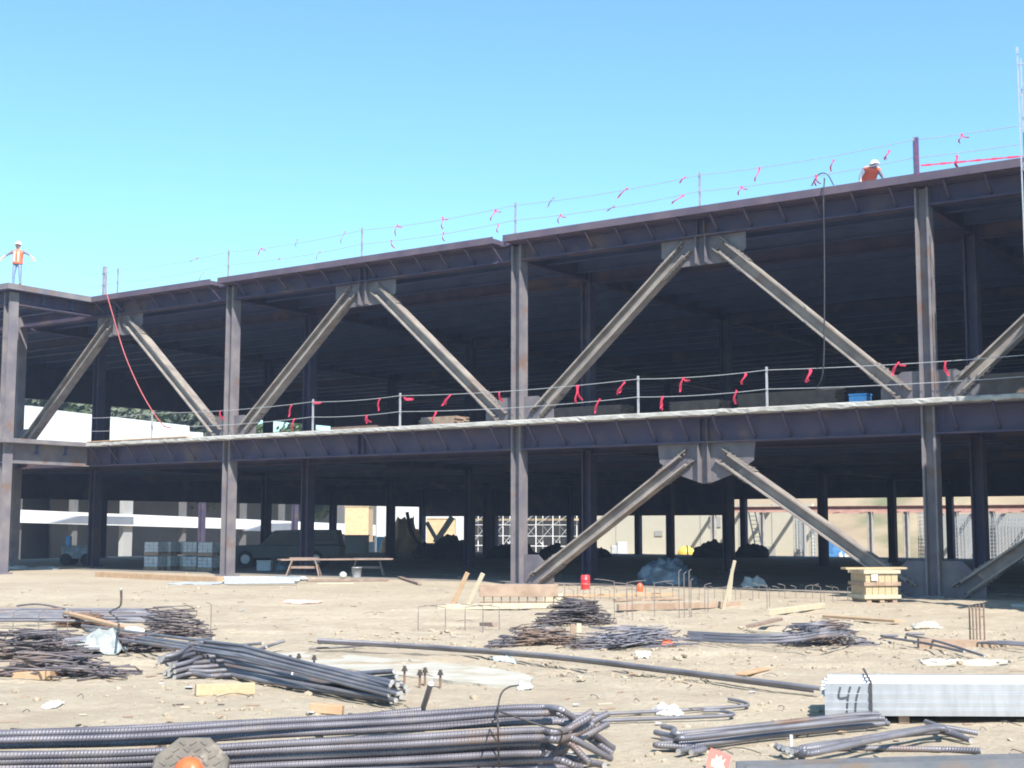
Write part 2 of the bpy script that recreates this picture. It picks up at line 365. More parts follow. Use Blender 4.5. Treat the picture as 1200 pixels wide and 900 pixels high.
# columns
col_me = None
def column(x, y, z1, m='steel', z0=-.3):
    c = build('column', MB().ibeam((x+CX, y+CY, z0), (x+CX, y+CY, z1), (1,0,0), CX*2, CY*2, .06, .045), M[m], bld)
    mb = MB()
    mb.box((x-.14, y-.12, -.02), (x+CX*2+.14, y+CY*2+.12, .06))
    build('base_plate', mb, M[m], c)
    return c
for u in (-1, 0, 1, 2, 3, 4, 5):
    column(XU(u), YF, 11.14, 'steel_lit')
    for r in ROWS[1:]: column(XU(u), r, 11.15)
for r in ROWS[4:]: column(XU(-2), r, 5.0)
# perimeter girders on the facade
def web_stiff(mb, x, y, z0, z1, w=.18, t=.02): mb.box((x-t/2, y-w, z0), (x+t/2, y-.02, z1))
GY = YF+CY
def facade_girder(x0, x1, zb, zt, apex=None):
    g = I('girder', (x0, GY, (zb+zt)/2), (x1, GY, (zb+zt)/2), (0,0,1), zt-zb, .40, .045, .03)
    n = max(2, round((x1-x0)/(BAY/12)))
    for k in range(n):
        x = x0+(k+.5)*(x1-x0)/n
        mb = MB(); mb.bar((x, YF-.40, zt-.02), (x, GY-.02, zb+.10), .07, .05, (0,0,1))
        build('kicker', mb, M['steel'], g)
    for xe in (x0+.16, x1-.16):
        mb = MB(); mb.box((xe-.11, GY-.028, zb+.12), (xe+.11, GY-.0155, zt-.14)); nb = 6 if zt < 6 else 5
        for b_ in range(nb):
            for q in (-.05, .05): z = zb+.2+b_*(zt-zb-.42)/(nb-1); mb.box((xe+q-.018, GY-.052, z-.018), (xe+q+.018, GY-.0285, z+.018))
        build('shear_tab', mb, M['steel'], g)
    if apex is not None:
        mb = MB(); mb.box((apex-.14, GY-.19, zb+.05), (apex-.11, GY-.02, zt-.05)); mb.box((apex+.11, GY-.19, zb+.05), (apex+.14, GY-.02, zt-.05))
        build('stiffener', mb, M['steel'], g)
    return g
W2 = CX*2
bays = [(XC, XU(1), XU(.5)+.2), (XU(1)+W2, XU(2), XU(1.5)+.2), (XU(2)+W2, XU(3), XU(2.5)+.2), (XU(3)+W2, XU(4), XU(3.5)+.2)]
for x0, x1, ap in bays:
    facade_girder(x0, x1, ZG2, 11.20, ap); facade_girder(x0, x1, ZG1, 5.145, ap)
for zb, zt in ((ZG2, 11.2), (ZG1, 5.14)):
    for a, b in ((XU(-1)+W2, XU(0)), (XU(0)+W2, XC)):
        I('girder', (a, GY, (zb+zt)/2), (b, GY, (zb+zt)/2), (0,0,1), zt-zb, .40, .045, .03)
# roof edge: bent plate with a strip of deck, broken at two columns
def roof_edge(x0, x1):
    mb = MB(); mb.box((x0, YF-.475, 11.19), (x1, YF-.455, ZR)); mb.box((x0, YF-.455, 11.202), (x1, YF+.55, 11.216)); mb.box((x0, YF-.455, 11.216), (x1, YF+.55, 11.36))
    build('edge_plate', mb, M['primer'], bld)
roof_edge(XC, XU(1)-.42); roof_edge(XU(1)-.02, XU(2)-.42); roof_edge(XU(2)-.02, XW-.2)
# decks
def slab(name, x0, x1, y0, y1, z0, z1, m):
    return build(name, MB().box((x0, y0, z0), (x1, y1, z1)), M[m], bld)
def ribbed_deck(name, x0, x1, y0, y1, z, th, m):
    mb = MB(); prof = []; w = .3; n = int((x1-x0)/w)
    for k in range(n):
        a = k*w; prof += [(a, 0), (a+w*.5, 0), (a+w*.6, .07), (a+w*.9, .07)]
    prof += [(n*w, 0), (n*w, th), (0, th)]
    vs = []; 
    A, B = Vector((1,0,0)), Vector((0,0,1)); p = Vector((x0, y0, z)); q = Vector((x0, y1, z)); m_ = len(prof)
    vs = [p+A*a+B*b for a, b in prof]+[q+A*a+B*b for a, b in prof]
    mb.add(vs, [(i, i+1, m_+i+1, m_+i)[::-1] for i in range(m_-1)]+[(m_-1, 0, m_, 2*m_-1)[::-1]])
    return build(name, mb, M[m], bld)
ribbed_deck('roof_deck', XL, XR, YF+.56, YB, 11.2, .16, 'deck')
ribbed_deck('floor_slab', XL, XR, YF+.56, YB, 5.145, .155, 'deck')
# broken concrete edge of the second floor
def slab_edge(x0, x1):
    mb = MB(); n = int((x1-x0)/.16); y0 = YF-.475; y1 = YF+.55
    vs = []
    for i in range(n+1):
        x = x0+(x1-x0)*i/n
        j = noise.noise(Vector((x*1.7, 3, 0))); k = noise.noise(Vector((x*4.1, 9, 0)))
        vs += [(x, y0-.03*j-.03*k, 5.165+.05*j+.05*k), (x, y0+.02*k, 5.275+.045*k+.03*j), (x, y0+.12, 5.305+.012*k), (x, y1, 5.305), (x, y1, 5.146), (x, y0+.03, 5.146)]
    fs = []
    for i in range(n):
        for k in range(6):
            a = i*6+k; b = i*6+(k+1) % 6; fs.append((a, b, b+6, a+6)[::-1])
    fs += [(0,1,2,3,4,5)[::-1], tuple(n*6+k for k in range(6))]
    mb.add(vs, fs); build('slab_edge', mb, M['concrete'], bld)
slab_edge(XC, XW-.2)
# interior beams
for zt, h in ((11.195, .42), (5.14, .40)):
    y = YF+1.9
    while y < YB-.5:
        if min(abs(y-r-CY) for r in ROWS) > .5:
            I('purlin', (XL+.3, y, zt-h/2), (XR-1, y, zt-h/2), (0,0,1), h, .22, .03, .02, 'deck')
        y += 1.87
    for r in ROWS[1:-1]:
        for i in range(-1, 5): I('girder', (XU(i)+W2, r+CY, zt-.36), (XU(i+1), r+CY, zt-.36), (0,0,1), .72, .30, .035, .025)
    for i in range(0, 6):
        I('cross_beam', (XU(i)+CX, YF+CY*2, zt-.30), (XU(i)+CX, ROWS[-1], zt-.30), (0,0,1), .60, .28, .035, .025)
# left end and back perimeter members
I('end_girder', (XU(-1)+CX, YF+CY*2, 10.1), (XU(-1)+CX, ROWS[-1], 10.1), (0,0,1), 2.2, .3)
I('end_girder', (XU(-1)+CX, YF+CY*2, 4.27), (XU(-1)+CX, ROWS[-1], 4.27), (0,0,1), 1.74, .3)
I('back_girder', (XU(-1), ROWS[-1]+CY, 9.9), (XR, ROWS[-1]+CY, 9.9), (0,0,1), 2.6, .3)
I('back_girder', (XU(-1), ROWS[-1]+CY, 3.9), (XU(.96), ROWS[-1]+CY, 3.9), (0,0,1), 2.45, .3)
I('back_girder', (XU(.96)+.01, ROWS[-1]+CY, 4.42), (XR, ROWS[-1]+CY, 4.42), (0,0,1), 1.4, .3)
for u in (-.48, .42, .93): column(XU(u), ROWS[-1]-.2, 5.0)

# ---- chevron braces, gussets
def gusset(pts, parent=None, m='gusset'):
    return build('gusset_plate', MB().poly(pts, (0, .04, 0)), M[m], parent or bld)
def brace(a, b, bolts=(True, True)):
    a = Vector(a); b = Vector(b); d = (b-a).normalized(); N = Vector((-d.z, 0, d.x))
    if N.z < 0: N = -N
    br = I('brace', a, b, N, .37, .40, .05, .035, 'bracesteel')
    for end, s_ in ((a, 1), (b, -1)):
        for sg in (1, -1):
            c = end+d*s_*.35+N*sg*.205; mb = MB()
            mb.obox(c, d*.62, Vector((0,.16,0)), N*.018)
            for k in range(7):
                for w in (-.09, .09):
                    cc = c+d*(-.48+.16*k)+Vector((0, w, 0))+N*sg*.03
                    mb.obox(cc, d*.028, Vector((0,.028,0)), N*.02)
                    cc2 = c+d*(-.48+.16*k)+Vector((0, w, 0))-N*sg*.07
                    mb.obox(cc2, d*.028, Vector((0,.028,0)), N*.025)
            build('splice_plate', mb, M['rustlight'], br)
    return br
def chevron(u, zg, zbase, apexdrop, vee):
    """apex gusset below the girder between columns u and u+1, feet on base gussets"""
    xa = XU(u+.5)+.2; gy = GY-.02; w = 1.42
    zb = zg-apexdrop
    if vee: pts = [(xa-1.62, gy, zg-.002), (xa+1.62, gy, zg-.002), (xa+1.55, gy, zg-.55), (xa+1.0, gy, zb+.30), (xa+.12, gy, zb), (xa-.12, gy, zb), (xa-1.0, gy, zb+.30), (xa-1.55, gy, zg-.55)]
    else: pts = [(xa-w, gy, zg-.002), (xa+w, gy, zg-.002), (xa+w, gy, zg-.5), (xa+.95, gy, zb), (xa-.95, gy, zb), (xa-w, gy, zg-.5)]
    g = gusset(pts)
    mb = MB()
    for sx in (-1, 1): mb.box((xa+sx*.16-.015, gy-.19, zb+.03), (xa+sx*.16+.015, gy-.002, zg-.004))
    build('stiffener', mb, M['gusset'], g)
    ft = .95
    x0 = XU(u)+W2; x1 = XU(u+1)
    for sx, xc in ((1, x0), (-1, x1)):
        h = .80 if zbase > 1 else .98
        pts = [(xc, gy, zbase+.004), (xc+sx*1.15, gy, zbase+.004), (xc+sx*1.15, gy, zbase+h*.45), (xc+sx*.55, gy, zbase+h), (xc, gy, zbase+h)]
        if sx < 0: pts = pts[::-1]
        gusset(pts)
        top = Vector((xa-sx*.70, GY, zg-.42 if not vee else zg-.50)); foot = Vector((xc+sx*.62, GY, zbase+.30))
        brace(top, foot)
for u in (0, 1, 2, 3): chevron(u, ZG2, Z2, .85, False)
for u in (2, 3): chevron(u, ZG1, 0.0, 1.2, True)

# ---- left wing, plus an unseen right wing added to shade the lower right
def wing(x0, x1, side, WY=WY):
    """x0 = free side; side +1 when the visible side face looks right"""
    xs = (x0, x1)
    for x in xs: column(x-(W2 if side > 0 else 0), WY, 11.14, 'steel_lit')
    lo, hi = min(xs), max(xs)
    for zb, zt in ((ZG2, 11.2), (ZG1, 5.14)):
        h = .55 if zt > 6 else .80
        for x in xs:
            xc = x-CX*side
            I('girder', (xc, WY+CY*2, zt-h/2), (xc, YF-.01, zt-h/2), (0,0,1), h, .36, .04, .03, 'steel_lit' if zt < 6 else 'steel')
        I('girder', (lo+.02, WY+CY, zt-h/2), (hi-.02, WY+CY, zt-h/2), (0,0,1), h, .36, .04, .03)
        for k in range(1, 3):
            y = WY+CY+k*(YF-WY)/3; I('purlin', (lo, y, zt-.2), (hi, y, zt-.2), (0,0,1), .38, .2, .03, .02, 'deck')
    a, b = lo-.30, hi+.30
    slab('roof_deck', a, b, WY-.30, YF-.48, 11.203, 11.36, 'deck'); slab('floor_slab', a, b, WY-.30, YF-.48, 5.143, 5.29, 'concrete')
    mb = MB()
    for z0, z1 in ((11.19, ZR), (5.138, 5.306)):
        xe = x0+.3*side; mb.box((min(xe, xe+.02*side), WY-.32, z0), (max(xe, xe+.02*side), YF-.48, z1)); mb.box((a, WY-.32, z0), (b, WY-.302, z1))
    build('edge_plate', mb, M['steel_lit'], bld)
wing(XC+.1, -66.0, 1)
wing(XW, 22.0, -1, 29.8)  # unseen; front placed so its roof shadow falls on the lower right
# orange board left on the slab edge beside the wing
tag(build('plank', MB().box((XC+.4, YF-.46, 5.31), (XU(1)-1.6, YF-.18, 5.355)), M['woodorange']), 'long orange plank lying on the concrete edge above the leftmost bay', 'plank')

# ---------------------------------------------------------------- guard cables, posts and ribbons
def railing(name, label, y, z, posts, heights, x0, x1, hpost, pm):
    t = thing(name, (x0, y, z), label, 'railing')
    for x in posts:
        mb = MB(); mb.box((x-.026, y-.026, z), (x+.026, y+.026, z+hpost)); build('post', mb, M[pm], t)
    for h in heights:
        pts = []; nodes = sorted([x0, x1]+list(posts))
        for a, b in zip(nodes, nodes[1:]):
            for k in range(8):
                s_ = k/8; pts.append((a+(b-a)*s_, y-.05, z+h-.10*4*s_*(1-s_)*min(1, (b-a)/7)))
        pts.append((x1, y-.05, z+h))
        build('cable', MB().tube(pts, .011, 5), M['cable'], t)
    return t
YRAIL = YF-.34
roof_posts = [PY(x, 300, YRAIL).x for x in (139, 268, 424, 604, 821, 1075)]
railing('cable_railing', 'thin wire cable railing with dark posts along the roof edge', YRAIL, 11.36, roof_posts, (1.02, .52), XC, XW-.3, 1.12, 'post')
f2_posts = [PY(x, 470, YRAIL).x for x in (179, 367, 469, 748, 899)]
railing('cable_railing', 'wire cable railing with pale posts along the second floor slab edge', YRAIL, 5.30, f2_posts, (1.05, .50), XC, XW-.3, 1.15, 'postpale')
mb = MB(); p = PY(122, 350, YF-.3); mb.box((p.x-.07, YF-.37, 11.36), (p.x+.07, YF-.23, 12.65))
tag(build('steel_stub', mb, M['post'], origin=(p.x, YF-.3, 11.36)), 'thick dark steel stub standing on the roof corner beside the left wing', 'post')
mb = MB(); p = PY(1075, 200, YRAIL-.11); mb.box((p.x-.045, YRAIL-.14, 11.37), (p.x+.045, YRAIL-.06, 12.42))
tag(build('steel_stub', mb, M['purplepost'], origin=(p.x, YRAIL-.1, 11.37)), 'thick purple post wrapped in pink tape on the roof edge above the right column', 'post')

ORD = ['first','second','third','fourth','fifth','sixth','seventh','eighth','ninth','tenth','eleventh','twelfth','thirteenth','fourteenth','fifteenth','sixteenth','seventeenth','eighteenth','nineteenth','twentieth','twenty-first','twenty-second','twenty-third','twenty-fourth','twenty-fifth','twenty-sixth','twenty-seventh','twenty-eighth']
def ribbon(x, y, z, dx, dz, w, kind, m, label, group):
    """strip of tape knotted on a cable at (x,y,z) and blowing to (dx,dz)"""
    r = random.Random(int(x*1000)); mb = MB()
    def strip(dx, dz, w, tw):
        n = 7; vs = []; fs = []
        for i in range(n+1):
            s_ = i/n; px = x+dx*s_+.03*math.sin(s_*5+tw); pz = z+dz*s_-.02*math.sin(s_*4); py = y-.03-.10*math.sin(s_*3+tw)*s_
            L_ = math.hypot(dx, dz)+1e-6; nx, nz = -dz/L_, dx/L_; ww = w*(1-.25*s_)*(.7+.3*math.cos(s_*6+tw))
            for t in (-.004, .004): vs += [(px-nx*ww/2, py+t, pz-nz*ww/2), (px+nx*ww/2, py+t, pz+nz*ww/2)]
        for i in range(n):
            a = i*4; b = a+4
            fs += [(a, a+1, b+1, b), (a+2, b+2, b+3, a+3), (a, b, b+2, a+2), (a+1, a+3, b+3, b+1)]
        fs += [(0, 2, 3, 1), (n*4, n*4+1, n*4+3, n*4+2)]
        mb.add(vs, fs)
    mb.box((x-.02, y-.025, z-.022), (x+.02, y+.012, z+.025))
    strip(dx, dz, w, r.random()*3)
    if kind == 'fork': strip(dx*.55-.05, dz*.9, w*.8, r.random()*3+1)
    if kind == 'hook': strip(.16, -.10, w*.7, 2.0)
    if kind == 'loop': strip(-dx*.3+.12, dz*.85, w*.8, 1.5)
    return tag(build('flagging_ribbon', mb, M[m], origin=(x, y, z)), label, 'ribbon', group)
YR_ = YRAIL-.05
# roof ribbons: pixel of the knot, drop in px, kind, material
roof_r = [(232,302,-9,6,'one','f'),(239,319,-6,11,'one','f'),(307,291,-7,9,'hook','p'),(328,303,-3,2,'one','f'),(349,281,-3,9,'one','f'),(375,295,-4,10,'one','f'),(404,272,-4,14,'one','f'),(466,264,-4,13,'hook','p'),(459,282,2,10,'one','p'),
          (519,255,0,14,'hook','p'),(520,273,0,10,'one','p'),(581,246,-5,13,'hook','p'),(584,264,-1,9,'one','p'),(649,232,-10,12,'one','f'),(657,252,-4,10,'hook','p'),(735,221,-14,12,'one','p'),(720,242,-12,6,'one','f'),(803,208,-9,7,'one','p'),(801,229,-14,10,'one','p'),
          (890,197,-4,16,'one','p'),(869,219,-4,10,'hook','p'),(956,206,1,12,'loop','p'),(977,188,-5,14,'fork','p'),(1042,177,-5,11,'fork','p'),(1127,158,-3,10,'hook','p'),(1121,183,2,14,'fork','p')]
for i, (px, py, dx, dy, kd, mm) in enumerate(roof_r):
    P = PY(px, py, YR_); q = PY(px+dx, py+dy, YR_)
    ribbon(P.x, YR_, P.z, q.x-P.x, q.z-P.z, .062 if mm == 'p' else .045, kd, 'ribbon' if mm == 'p' else 'ribbon_faded',
           '%s ribbon blowing on the roof edge cable, %s from the left up there' % ('pink' if mm == 'p' else 'faded dark', ORD[i]), 'ribbons on the roof cable')
f2_r = [(258,482,3,10,'loop'),(342,475,-5,14,'one'),(345,491,-4,14,'fork'),(368,471,7,1,'one'),(430,487,-2,10,'loop'),(445,468,-3,14,'one'),(474,466,9,2,'hook'),(528,463,-12,13,'fork'),(511,483,-4,12,'one'),(585,460,3,11,'loop'),
        (677,452,-1,21,'loop'),(703,468,-8,17,'one'),(732,448,-11,15,'fork'),(777,465,-3,16,'fork'),(801,443,-6,17,'hook'),(863,458,-3,16,'one'),(874,438,-5,13,'one'),(950,433,-4,16,'fork'),(1053,425,-10,16,'hook'),(1108,424,2,17,'one')]
for i, (px, py, dx, dy, kd) in enumerate(f2_r):
    P = PY(px, py, YR_); q = PY(px+dx, py+dy, YR_)
    ribbon(P.x, YR_, P.z, q.x-P.x, q.z-P.z, .11, kd, 'ribbon', 'pink ribbon tied on the second floor slab edge cable, %s from the left' % ORD[i], 'ribbons on the second floor cable')
# horizontal pink tape right of the wrapped post
a = PY(1079, 194, YRAIL-.1); b = PY(1199, 183, YRAIL-.1); mb = MB(); n = 20
for k in range(n):
    p = a.lerp(b, k/n); q = a.lerp(b, (k+1)/n); h = .022+.007*math.sin(k*1.9)
    mb.bar(p, q, .012, h*2)
tag(build('barrier_tape', mb, M['ribbon'], origin=a), 'pink tape stretched level along the roof edge right of the wrapped post', 'tape')
# red hose from the roof corner, black cable from the roof
P = [PY(125, 344, YF-.6), PY(133, 372, YF-.75), PY(145, 412, YF-.85), PY(160, 448, YF-.8), PY(175, 476, YF-.7), PY(190, 497, YF-.45), PY(200, 502, YF-.38)]
tag(build('air_hose', MB().tube(spline(P, 8), .022, 6), M['rope'], origin=P[0]), 'thin red hose hanging from the roof corner down to the second floor', 'hose')
P = [PY(966, 209, YF-.2), PY(966, 213, YF-.52), PY(965, 235, YF-.62), PY(966, 300, YF-.6), PY(966, 380, YF-.6), PY(965, 430, YF-.6), PY(961, 448, YF-.5), PY(956, 455, YF-.2), PY(970, 456, YF+.1), PY(990, 455, YF+.3)]
tag(build('power_cable', MB().tube(spline(P, 8), .02, 6), M['blackhose'], origin=P[0]), 'black cable looped over the roof edge and hanging to the second floor', 'cable')
P = [PY(951, 218, YF-.2), PY(957, 207, YF-.25), PY(963, 203, YF-.3), PY(970, 205, YF-.3), PY(977, 217, YF-.2)]
tag(build('wire_hoop', MB().tube(spline(P, 8), .016, 6), M['blackhose'], origin=P[0]), 'dark wire hoop arching over the roof edge where the black cable starts', 'wire')
# things standing on the second floor
mb = MB(); p = PY(1008, 466, YF+.7); x, y = p.x, YF+.7
tb = thing('toolbox', (x, y, 5.306), 'blue metal toolbox on the second floor slab by the hanging black cable', 'toolbox')
mb.box((x-.26, y-.2, 5.306), (x+.26, y+.2, 5.56)); build('box', mb, M['blue'], tb, bevel=.02)
mb = MB(); mb.box((x-.28, y-.22, 5.563), (x+.28, y+.22, 5.62)); build('lid', mb, M['blue'], tb, bevel=.02)
mb = MB(); mb.tube([(x-.12, y, 5.62), (x-.10, y, 5.69), (x+.10, y, 5.69), (x+.12, y, 5.62)], .015, 6); build('handle', mb, M['wire'], tb)
def lumber_stack(px0, px1, y, h, label, m):
    a = PY(px0, 480, y).x; b = PY(px1, 480, y).x; mb = MB(); r = random.Random(int(px0)); z = 5.345
    t = thing('lumber_stack', ((a+b)/2, y, 5.306), label, 'lumber', 'stacks on the second floor')
    bm_ = MB()
    for k in (.2, .8): bm_.box((a+(b-a)*k-.05, y-.4, 5.306), (a+(b-a)*k+.05, y+.4, 5.344))
    build('dunnage', bm_, M['woodbrown'], t)
    while z < 5.345+h-.01:
        for k in range(5):
            o = r.uniform(-.06, .06); mb.box((a+o, y-.4+k*.162, z), (b+o, y-.4+k*.162+.152, z+.048))
        z += .052
    build('boards', mb, M[m], t)
lumber_stack(397, 452, YF+2.2, .26, 'low brown board stack on the second floor left of the middle column', 'stack')
lumber_stack(500, 541, YF+2.0, .42, 'short tan board stack on the second floor beside the middle column', 'woodbrown')
lumber_stack(598, 735, YF+3.4, .62, 'long brown board stack on the second floor right of the middle column', 'stack')
lumber_stack(792, 850, YF+3.6, .62, 'brown board stack on the second floor under the middle chevron brace', 'stack')
lumber_stack(870, 985, YF+4.4, .8, 'wide board stack on the second floor left of the blue toolbox', 'stack')
lumber_stack(1140, 1260, YF+3.0, .8, 'board stack on the second floor right of the tall right column', 'stack')

# ---------------------------------------------------------------- white lattice mast at the right
def mast():
    base = PY(1199.5, 230, 34.2); x, y = base.x+.12, 34.2; s = .16
    t = thing('lattice_mast', (x, y, 0), 'tall white lattice mast standing in front of the right end of the roof', 'mast')
    mb = MB(); top = PY(1197, 145, y).z; tip = PY(1196, 57, y).z-.2
    mb.box((x-.01, y-.05, 0), (x+.09, y+.05, top)); build('pole', mb, M['white'], t)
    mb = MB()
    for dx in (-.10, .50):
        for dy in (-s, s): mb.bar((x+dx, y+dy, 0.05), (x+dx, y+dy, tip-.15 if dx > 0 else tip), .03, .03)
    build('chord', mb, M['mastgrey'], t)
    mb = MB(); z = .3; k = 0
    while z < tip-.5:
        for dy in (-s, s):
            mb.bar((x-.10, y+dy, z), (x+.5, y+dy, z), .022, .022)
            mb.bar((x-.10, y+dy, z if k % 2 else z+.95), (x+.5, y+dy, z+.95 if k % 2 else z), .018, .018)
        z += .95; k += 1
    mb.bar((x-.1, y-s, tip+.02), (x-.1, y-s, tip+.2), .05, .05); mb.bar((x-.1, y-s, tip-.25), (x+.5, y-s, tip-.25), .03, .03)
    build('lacing', mb, M['mastgrey'], t)
    mb = MB(); mb.box((x-.6, y-.7, -.05), (x+1.0, y+.7, .05)); build('base_plate', mb, M['grey_steel'], t)
mast()

# ---------------------------------------------------------------- people
def person(loc, face, joints, label, hat=True, vest_tape=True, fat=1.0):
    """joints: dict of offsets in the figure's own frame (x right of the viewer, y toward viewer = -), metres"""
    t = thing('person', loc, label, 'person')
    J = joints; names = ['pelvis','waist','chest','neck','head','hip_l','knee_l','ankle_l','toe_l','hip_r','knee_r','ankle_r','toe_r','sho_l','elb_l','wri_l','hand_l','sho_r','elb_r','wri_r','hand_r','crown']
    rad = {'pelvis':.15,'waist':.14,'chest':.165,'neck':.062,'head':.088,'crown':.092,'hip':.10,'knee':.068,'ankle':.05,'toe':.045,'sho':.082,'elb':.05,'wri':.035,'hand':.042}
    E = [('pelvis','waist'),('waist','chest'),('chest','neck'),('neck','head'),('head','crown'),('pelvis','hip_l'),('hip_l','knee_l'),('knee_l','ankle_l'),('ankle_l','toe_l'),('pelvis','hip_r'),('hip_r','knee_r'),('knee_r','ankle_r'),('ankle_r','toe_r'),
         ('chest','sho_l'),('sho_l','elb_l'),('elb_l','wri_l'),('wri_l','hand_l'),('chest','sho_r'),('sho_r','elb_r'),('elb_r','wri_r'),('wri_r','hand_r')]
    vs = [J[n] for n in names]; idx = {n: i for i, n in enumerate(names)}; es = [(idx[a], idx[b]) for a, b in E]; rr = [rad[n.split('_')[0]] for n in names]
    for s_ in 'lr':                                     # fingers: five short chains rooted in the palm
        h = Vector(J['hand_'+s_]); w = Vector(J['wri_'+s_]); d = (h-w).normalized(); side = d.cross(Vector((0, 1, 0))).normalized()
        for k, (off, ln) in enumerate(((-.030, .075), (-.010, .085), (.010, .08), (.030, .065))):
            b0 = h+side*off; vs += [b0+d*.03, b0+d*(.03+ln*.5)+Vector((0, -.008, -.004)), b0+d*(.03+ln)+Vector((0, -.02, -.012))]; n0 = len(vs)-3
            es += [(idx['hand_'+s_], n0), (n0, n0+1), (n0+1, n0+2)]; rr += [.012, .010, .009]
        th = h-side*.045-d*.01; vs += [th, th-side*.02+d*.04]; n0 = len(vs)-2; es += [(idx['hand_'+s_], n0), (n0, n0+1)]; rr += [.013, .011]
    me = bpy.data.meshes.new('body'); me.from_pydata([tuple(v) for v in vs], es, [])
    o = bpy.data.objects.new('body', me); COL.objects.link(o)
    sk = o.modifiers.new('skin', 'SKIN'); sd = o.modifiers.new('sub', 'SUBSURF'); sd.levels = sd.render_levels = 2
    for i, sv in enumerate(me.skin_vertices[0].data): sv.radius = (rr[i], rr[i]*(.8 if names[i:i+1] and names[i] in ('pelvis','waist','chest') else 1)); sv.use_root = (i == 0)
    bpy.context.view_layer.update(); dg = bpy.context.evaluated_depsgraph_get()
    m2 = bpy.data.meshes.new_from_object(o.evaluated_get(dg)); bpy.data.objects.remove(o)
    for m in ('skin', 'jeans', 'sleeve', 'boots'): m2.materials.append(M[m])
    belt = J['pelvis'][2]+.04; ank = max(J['ankle_l'][2], J['ankle_r'][2])+.03
    for p in m2.polygons:
        c = p.center; p.use_smooth = True
        if c.z < ank: p.material_index = 3
        elif c.z < belt and abs(c.x) < .30: p.material_index = 1
        elif c.z < J['neck'][2]-.01 and min((c-Vector(J[k])).length for k in ('wri_l','wri_r','hand_l','hand_r')) > .15: p.material_index = 2
        else: p.material_index = 0
    body = bpy.data.objects.new('body', m2); COL.objects.link(body); body.parent = t
    L0 = Vector(loc)
    # vest: shell of ellipse rings round the torso
    mb = MB(); rings = []
    spec = [(J['pelvis'][2]-.05, .205, .165), (J['waist'][2], .195, .155), ((J['waist'][2]+J['chest'][2])/2, .205, .165), (J['chest'][2]+.02, .22, .165), (J['neck'][2]-.075, .19, .13), (J['neck'][2]-.03, .10, .09)]
    n = 20
    for z, rx, ry in spec:
        f = (z-J['pelvis'][2])/(J['chest'][2]-J['pelvis'][2]); c = Vector(J['pelvis']).lerp(Vector(J['chest']), min(1.15, max(-.2, f)))
        for k in range(n): rings.append(L0+Vector((c.x+fat*rx*math.cos(2*math.pi*k/n), c.y+fat*ry*math.sin(2*math.pi*k/n), z)))
    fs = []; 
    for i in range(len(spec)-1):
        for k in range(n): fs.append((i*n+k, i*n+(k+1) % n, (i+1)*n+(k+1) % n, (i+1)*n+k))
    mb.add(rings, fs, 0, True)
    if vest_tape:
        for sx in (-.08, .08):
            for sy in (-1, 1):
                c0 = Vector(J['pelvis']); c1 = Vector(J['chest'])
                p = L0+Vector((c0.x+sx, c0.y+sy*.168, c0.z+.02)); q = L0+Vector((c1.x+sx, c1.y+sy*.168, c1.z+.05)); mb.bar(p, q, .05, .02, (0, sy, 0), 1)
    v = build('vest', mb, [M['vest'], M['vesttape']], t)
    if hat:
        c = L0+Vector(J['crown']); mb = MB()
        mb.lathe(c+Vector((0, 0, -.01)), [(.155, 0), (.155, .015), (.125, .02), (.122, .06), (.10, .105), (.06, .135), (.01, .145)], 18)
        mb.obox(c+Vector((0, -.14, .0)), (.08, 0, 0), (0, .06, 0), (0, 0, .008))
        build('hard_hat', mb, M['white'], t)
    # face: nose, brow and mouth as small features, ears at the sides
    h = L0+Vector(J['head']); mb = MB()
    mb.obox(h+Vector((0, -.095, .02)), (.012, 0, 0), (0, .02, 0), (0, 0, .024)); 
    for sx in (-1, 1): mb.obox(h+Vector((sx*.092, 0, .02)), (.01, 0, 0), (0, .02, 0), (0, 0, .03))
    build('face', mb, M['skin'], t)
    mb = MB()
    for sx in (-1, 1): mb.obox(h+Vector((sx*.035, -.088, .045)), (.014, 0, 0), (0, .006, 0), (0, 0, .007))
    mb.obox(h+Vector((0, -.084, -.028)), (.022, 0, 0), (0, .006, 0), (0, 0, .005))
    build('eyes', mb, M['rubberdark'], t)
    t.rotation_euler.z = face
    return t
def stand(armL, armR, s=1.0):
    V = Vector
    J = dict(pelvis=V((0,0,.95)), waist=V((0,.01,1.10)), chest=V((0,.01,1.34)), neck=V((0,0,1.50)), head=V((0,-.02,1.60)), crown=V((0,-.01,1.69)),
             hip_l=V((-.10,0,.90)), knee_l=V((-.13,-.03,.50)), ankle_l=V((-.15,.02,.09)), toe_l=V((-.17,-.13,.045)),
             hip_r=V((.10,0,.90)), knee_r=V((.12,-.02,.50)), ankle_r=V((.13,.02,.09)), toe_r=V((.15,-.13,.045)), sho_l=V((-.19,.01,1.42)), sho_r=V((.19,.01,1.42)))
    for s_, a in (('l', armL), ('r', armR)):
        J['elb_'+s_], J['wri_'+s_], J['hand_'+s_] = [V(q) for q in a]
    return J
pos = PY(20, 325, WY+.35)
person((pos.x, WY+.35, 11.415), -YAW*1.0-.0, stand(((-.42,-.02,1.28), (-.58,-.12,1.12), (-.63,-.15,1.05)), ((.42,-.02,1.30), (.62,-.10,1.14), (.68,-.12,1.07))),
       'worker in orange vest, jeans and white hard hat standing on the roof corner, arms out', True)
k = ray(1026, 184); yb = (12.72-CZ)*k.y/k.z+1.0; pos = PY(1026, 184, yb); pos.x -= .27
J = stand(((-.36,-.36,.95), (-.40,-.50,.72), (-.40,-.54,.64)), ((.36,-.36,.95), (.40,-.50,.72), (.40,-.54,.64)))
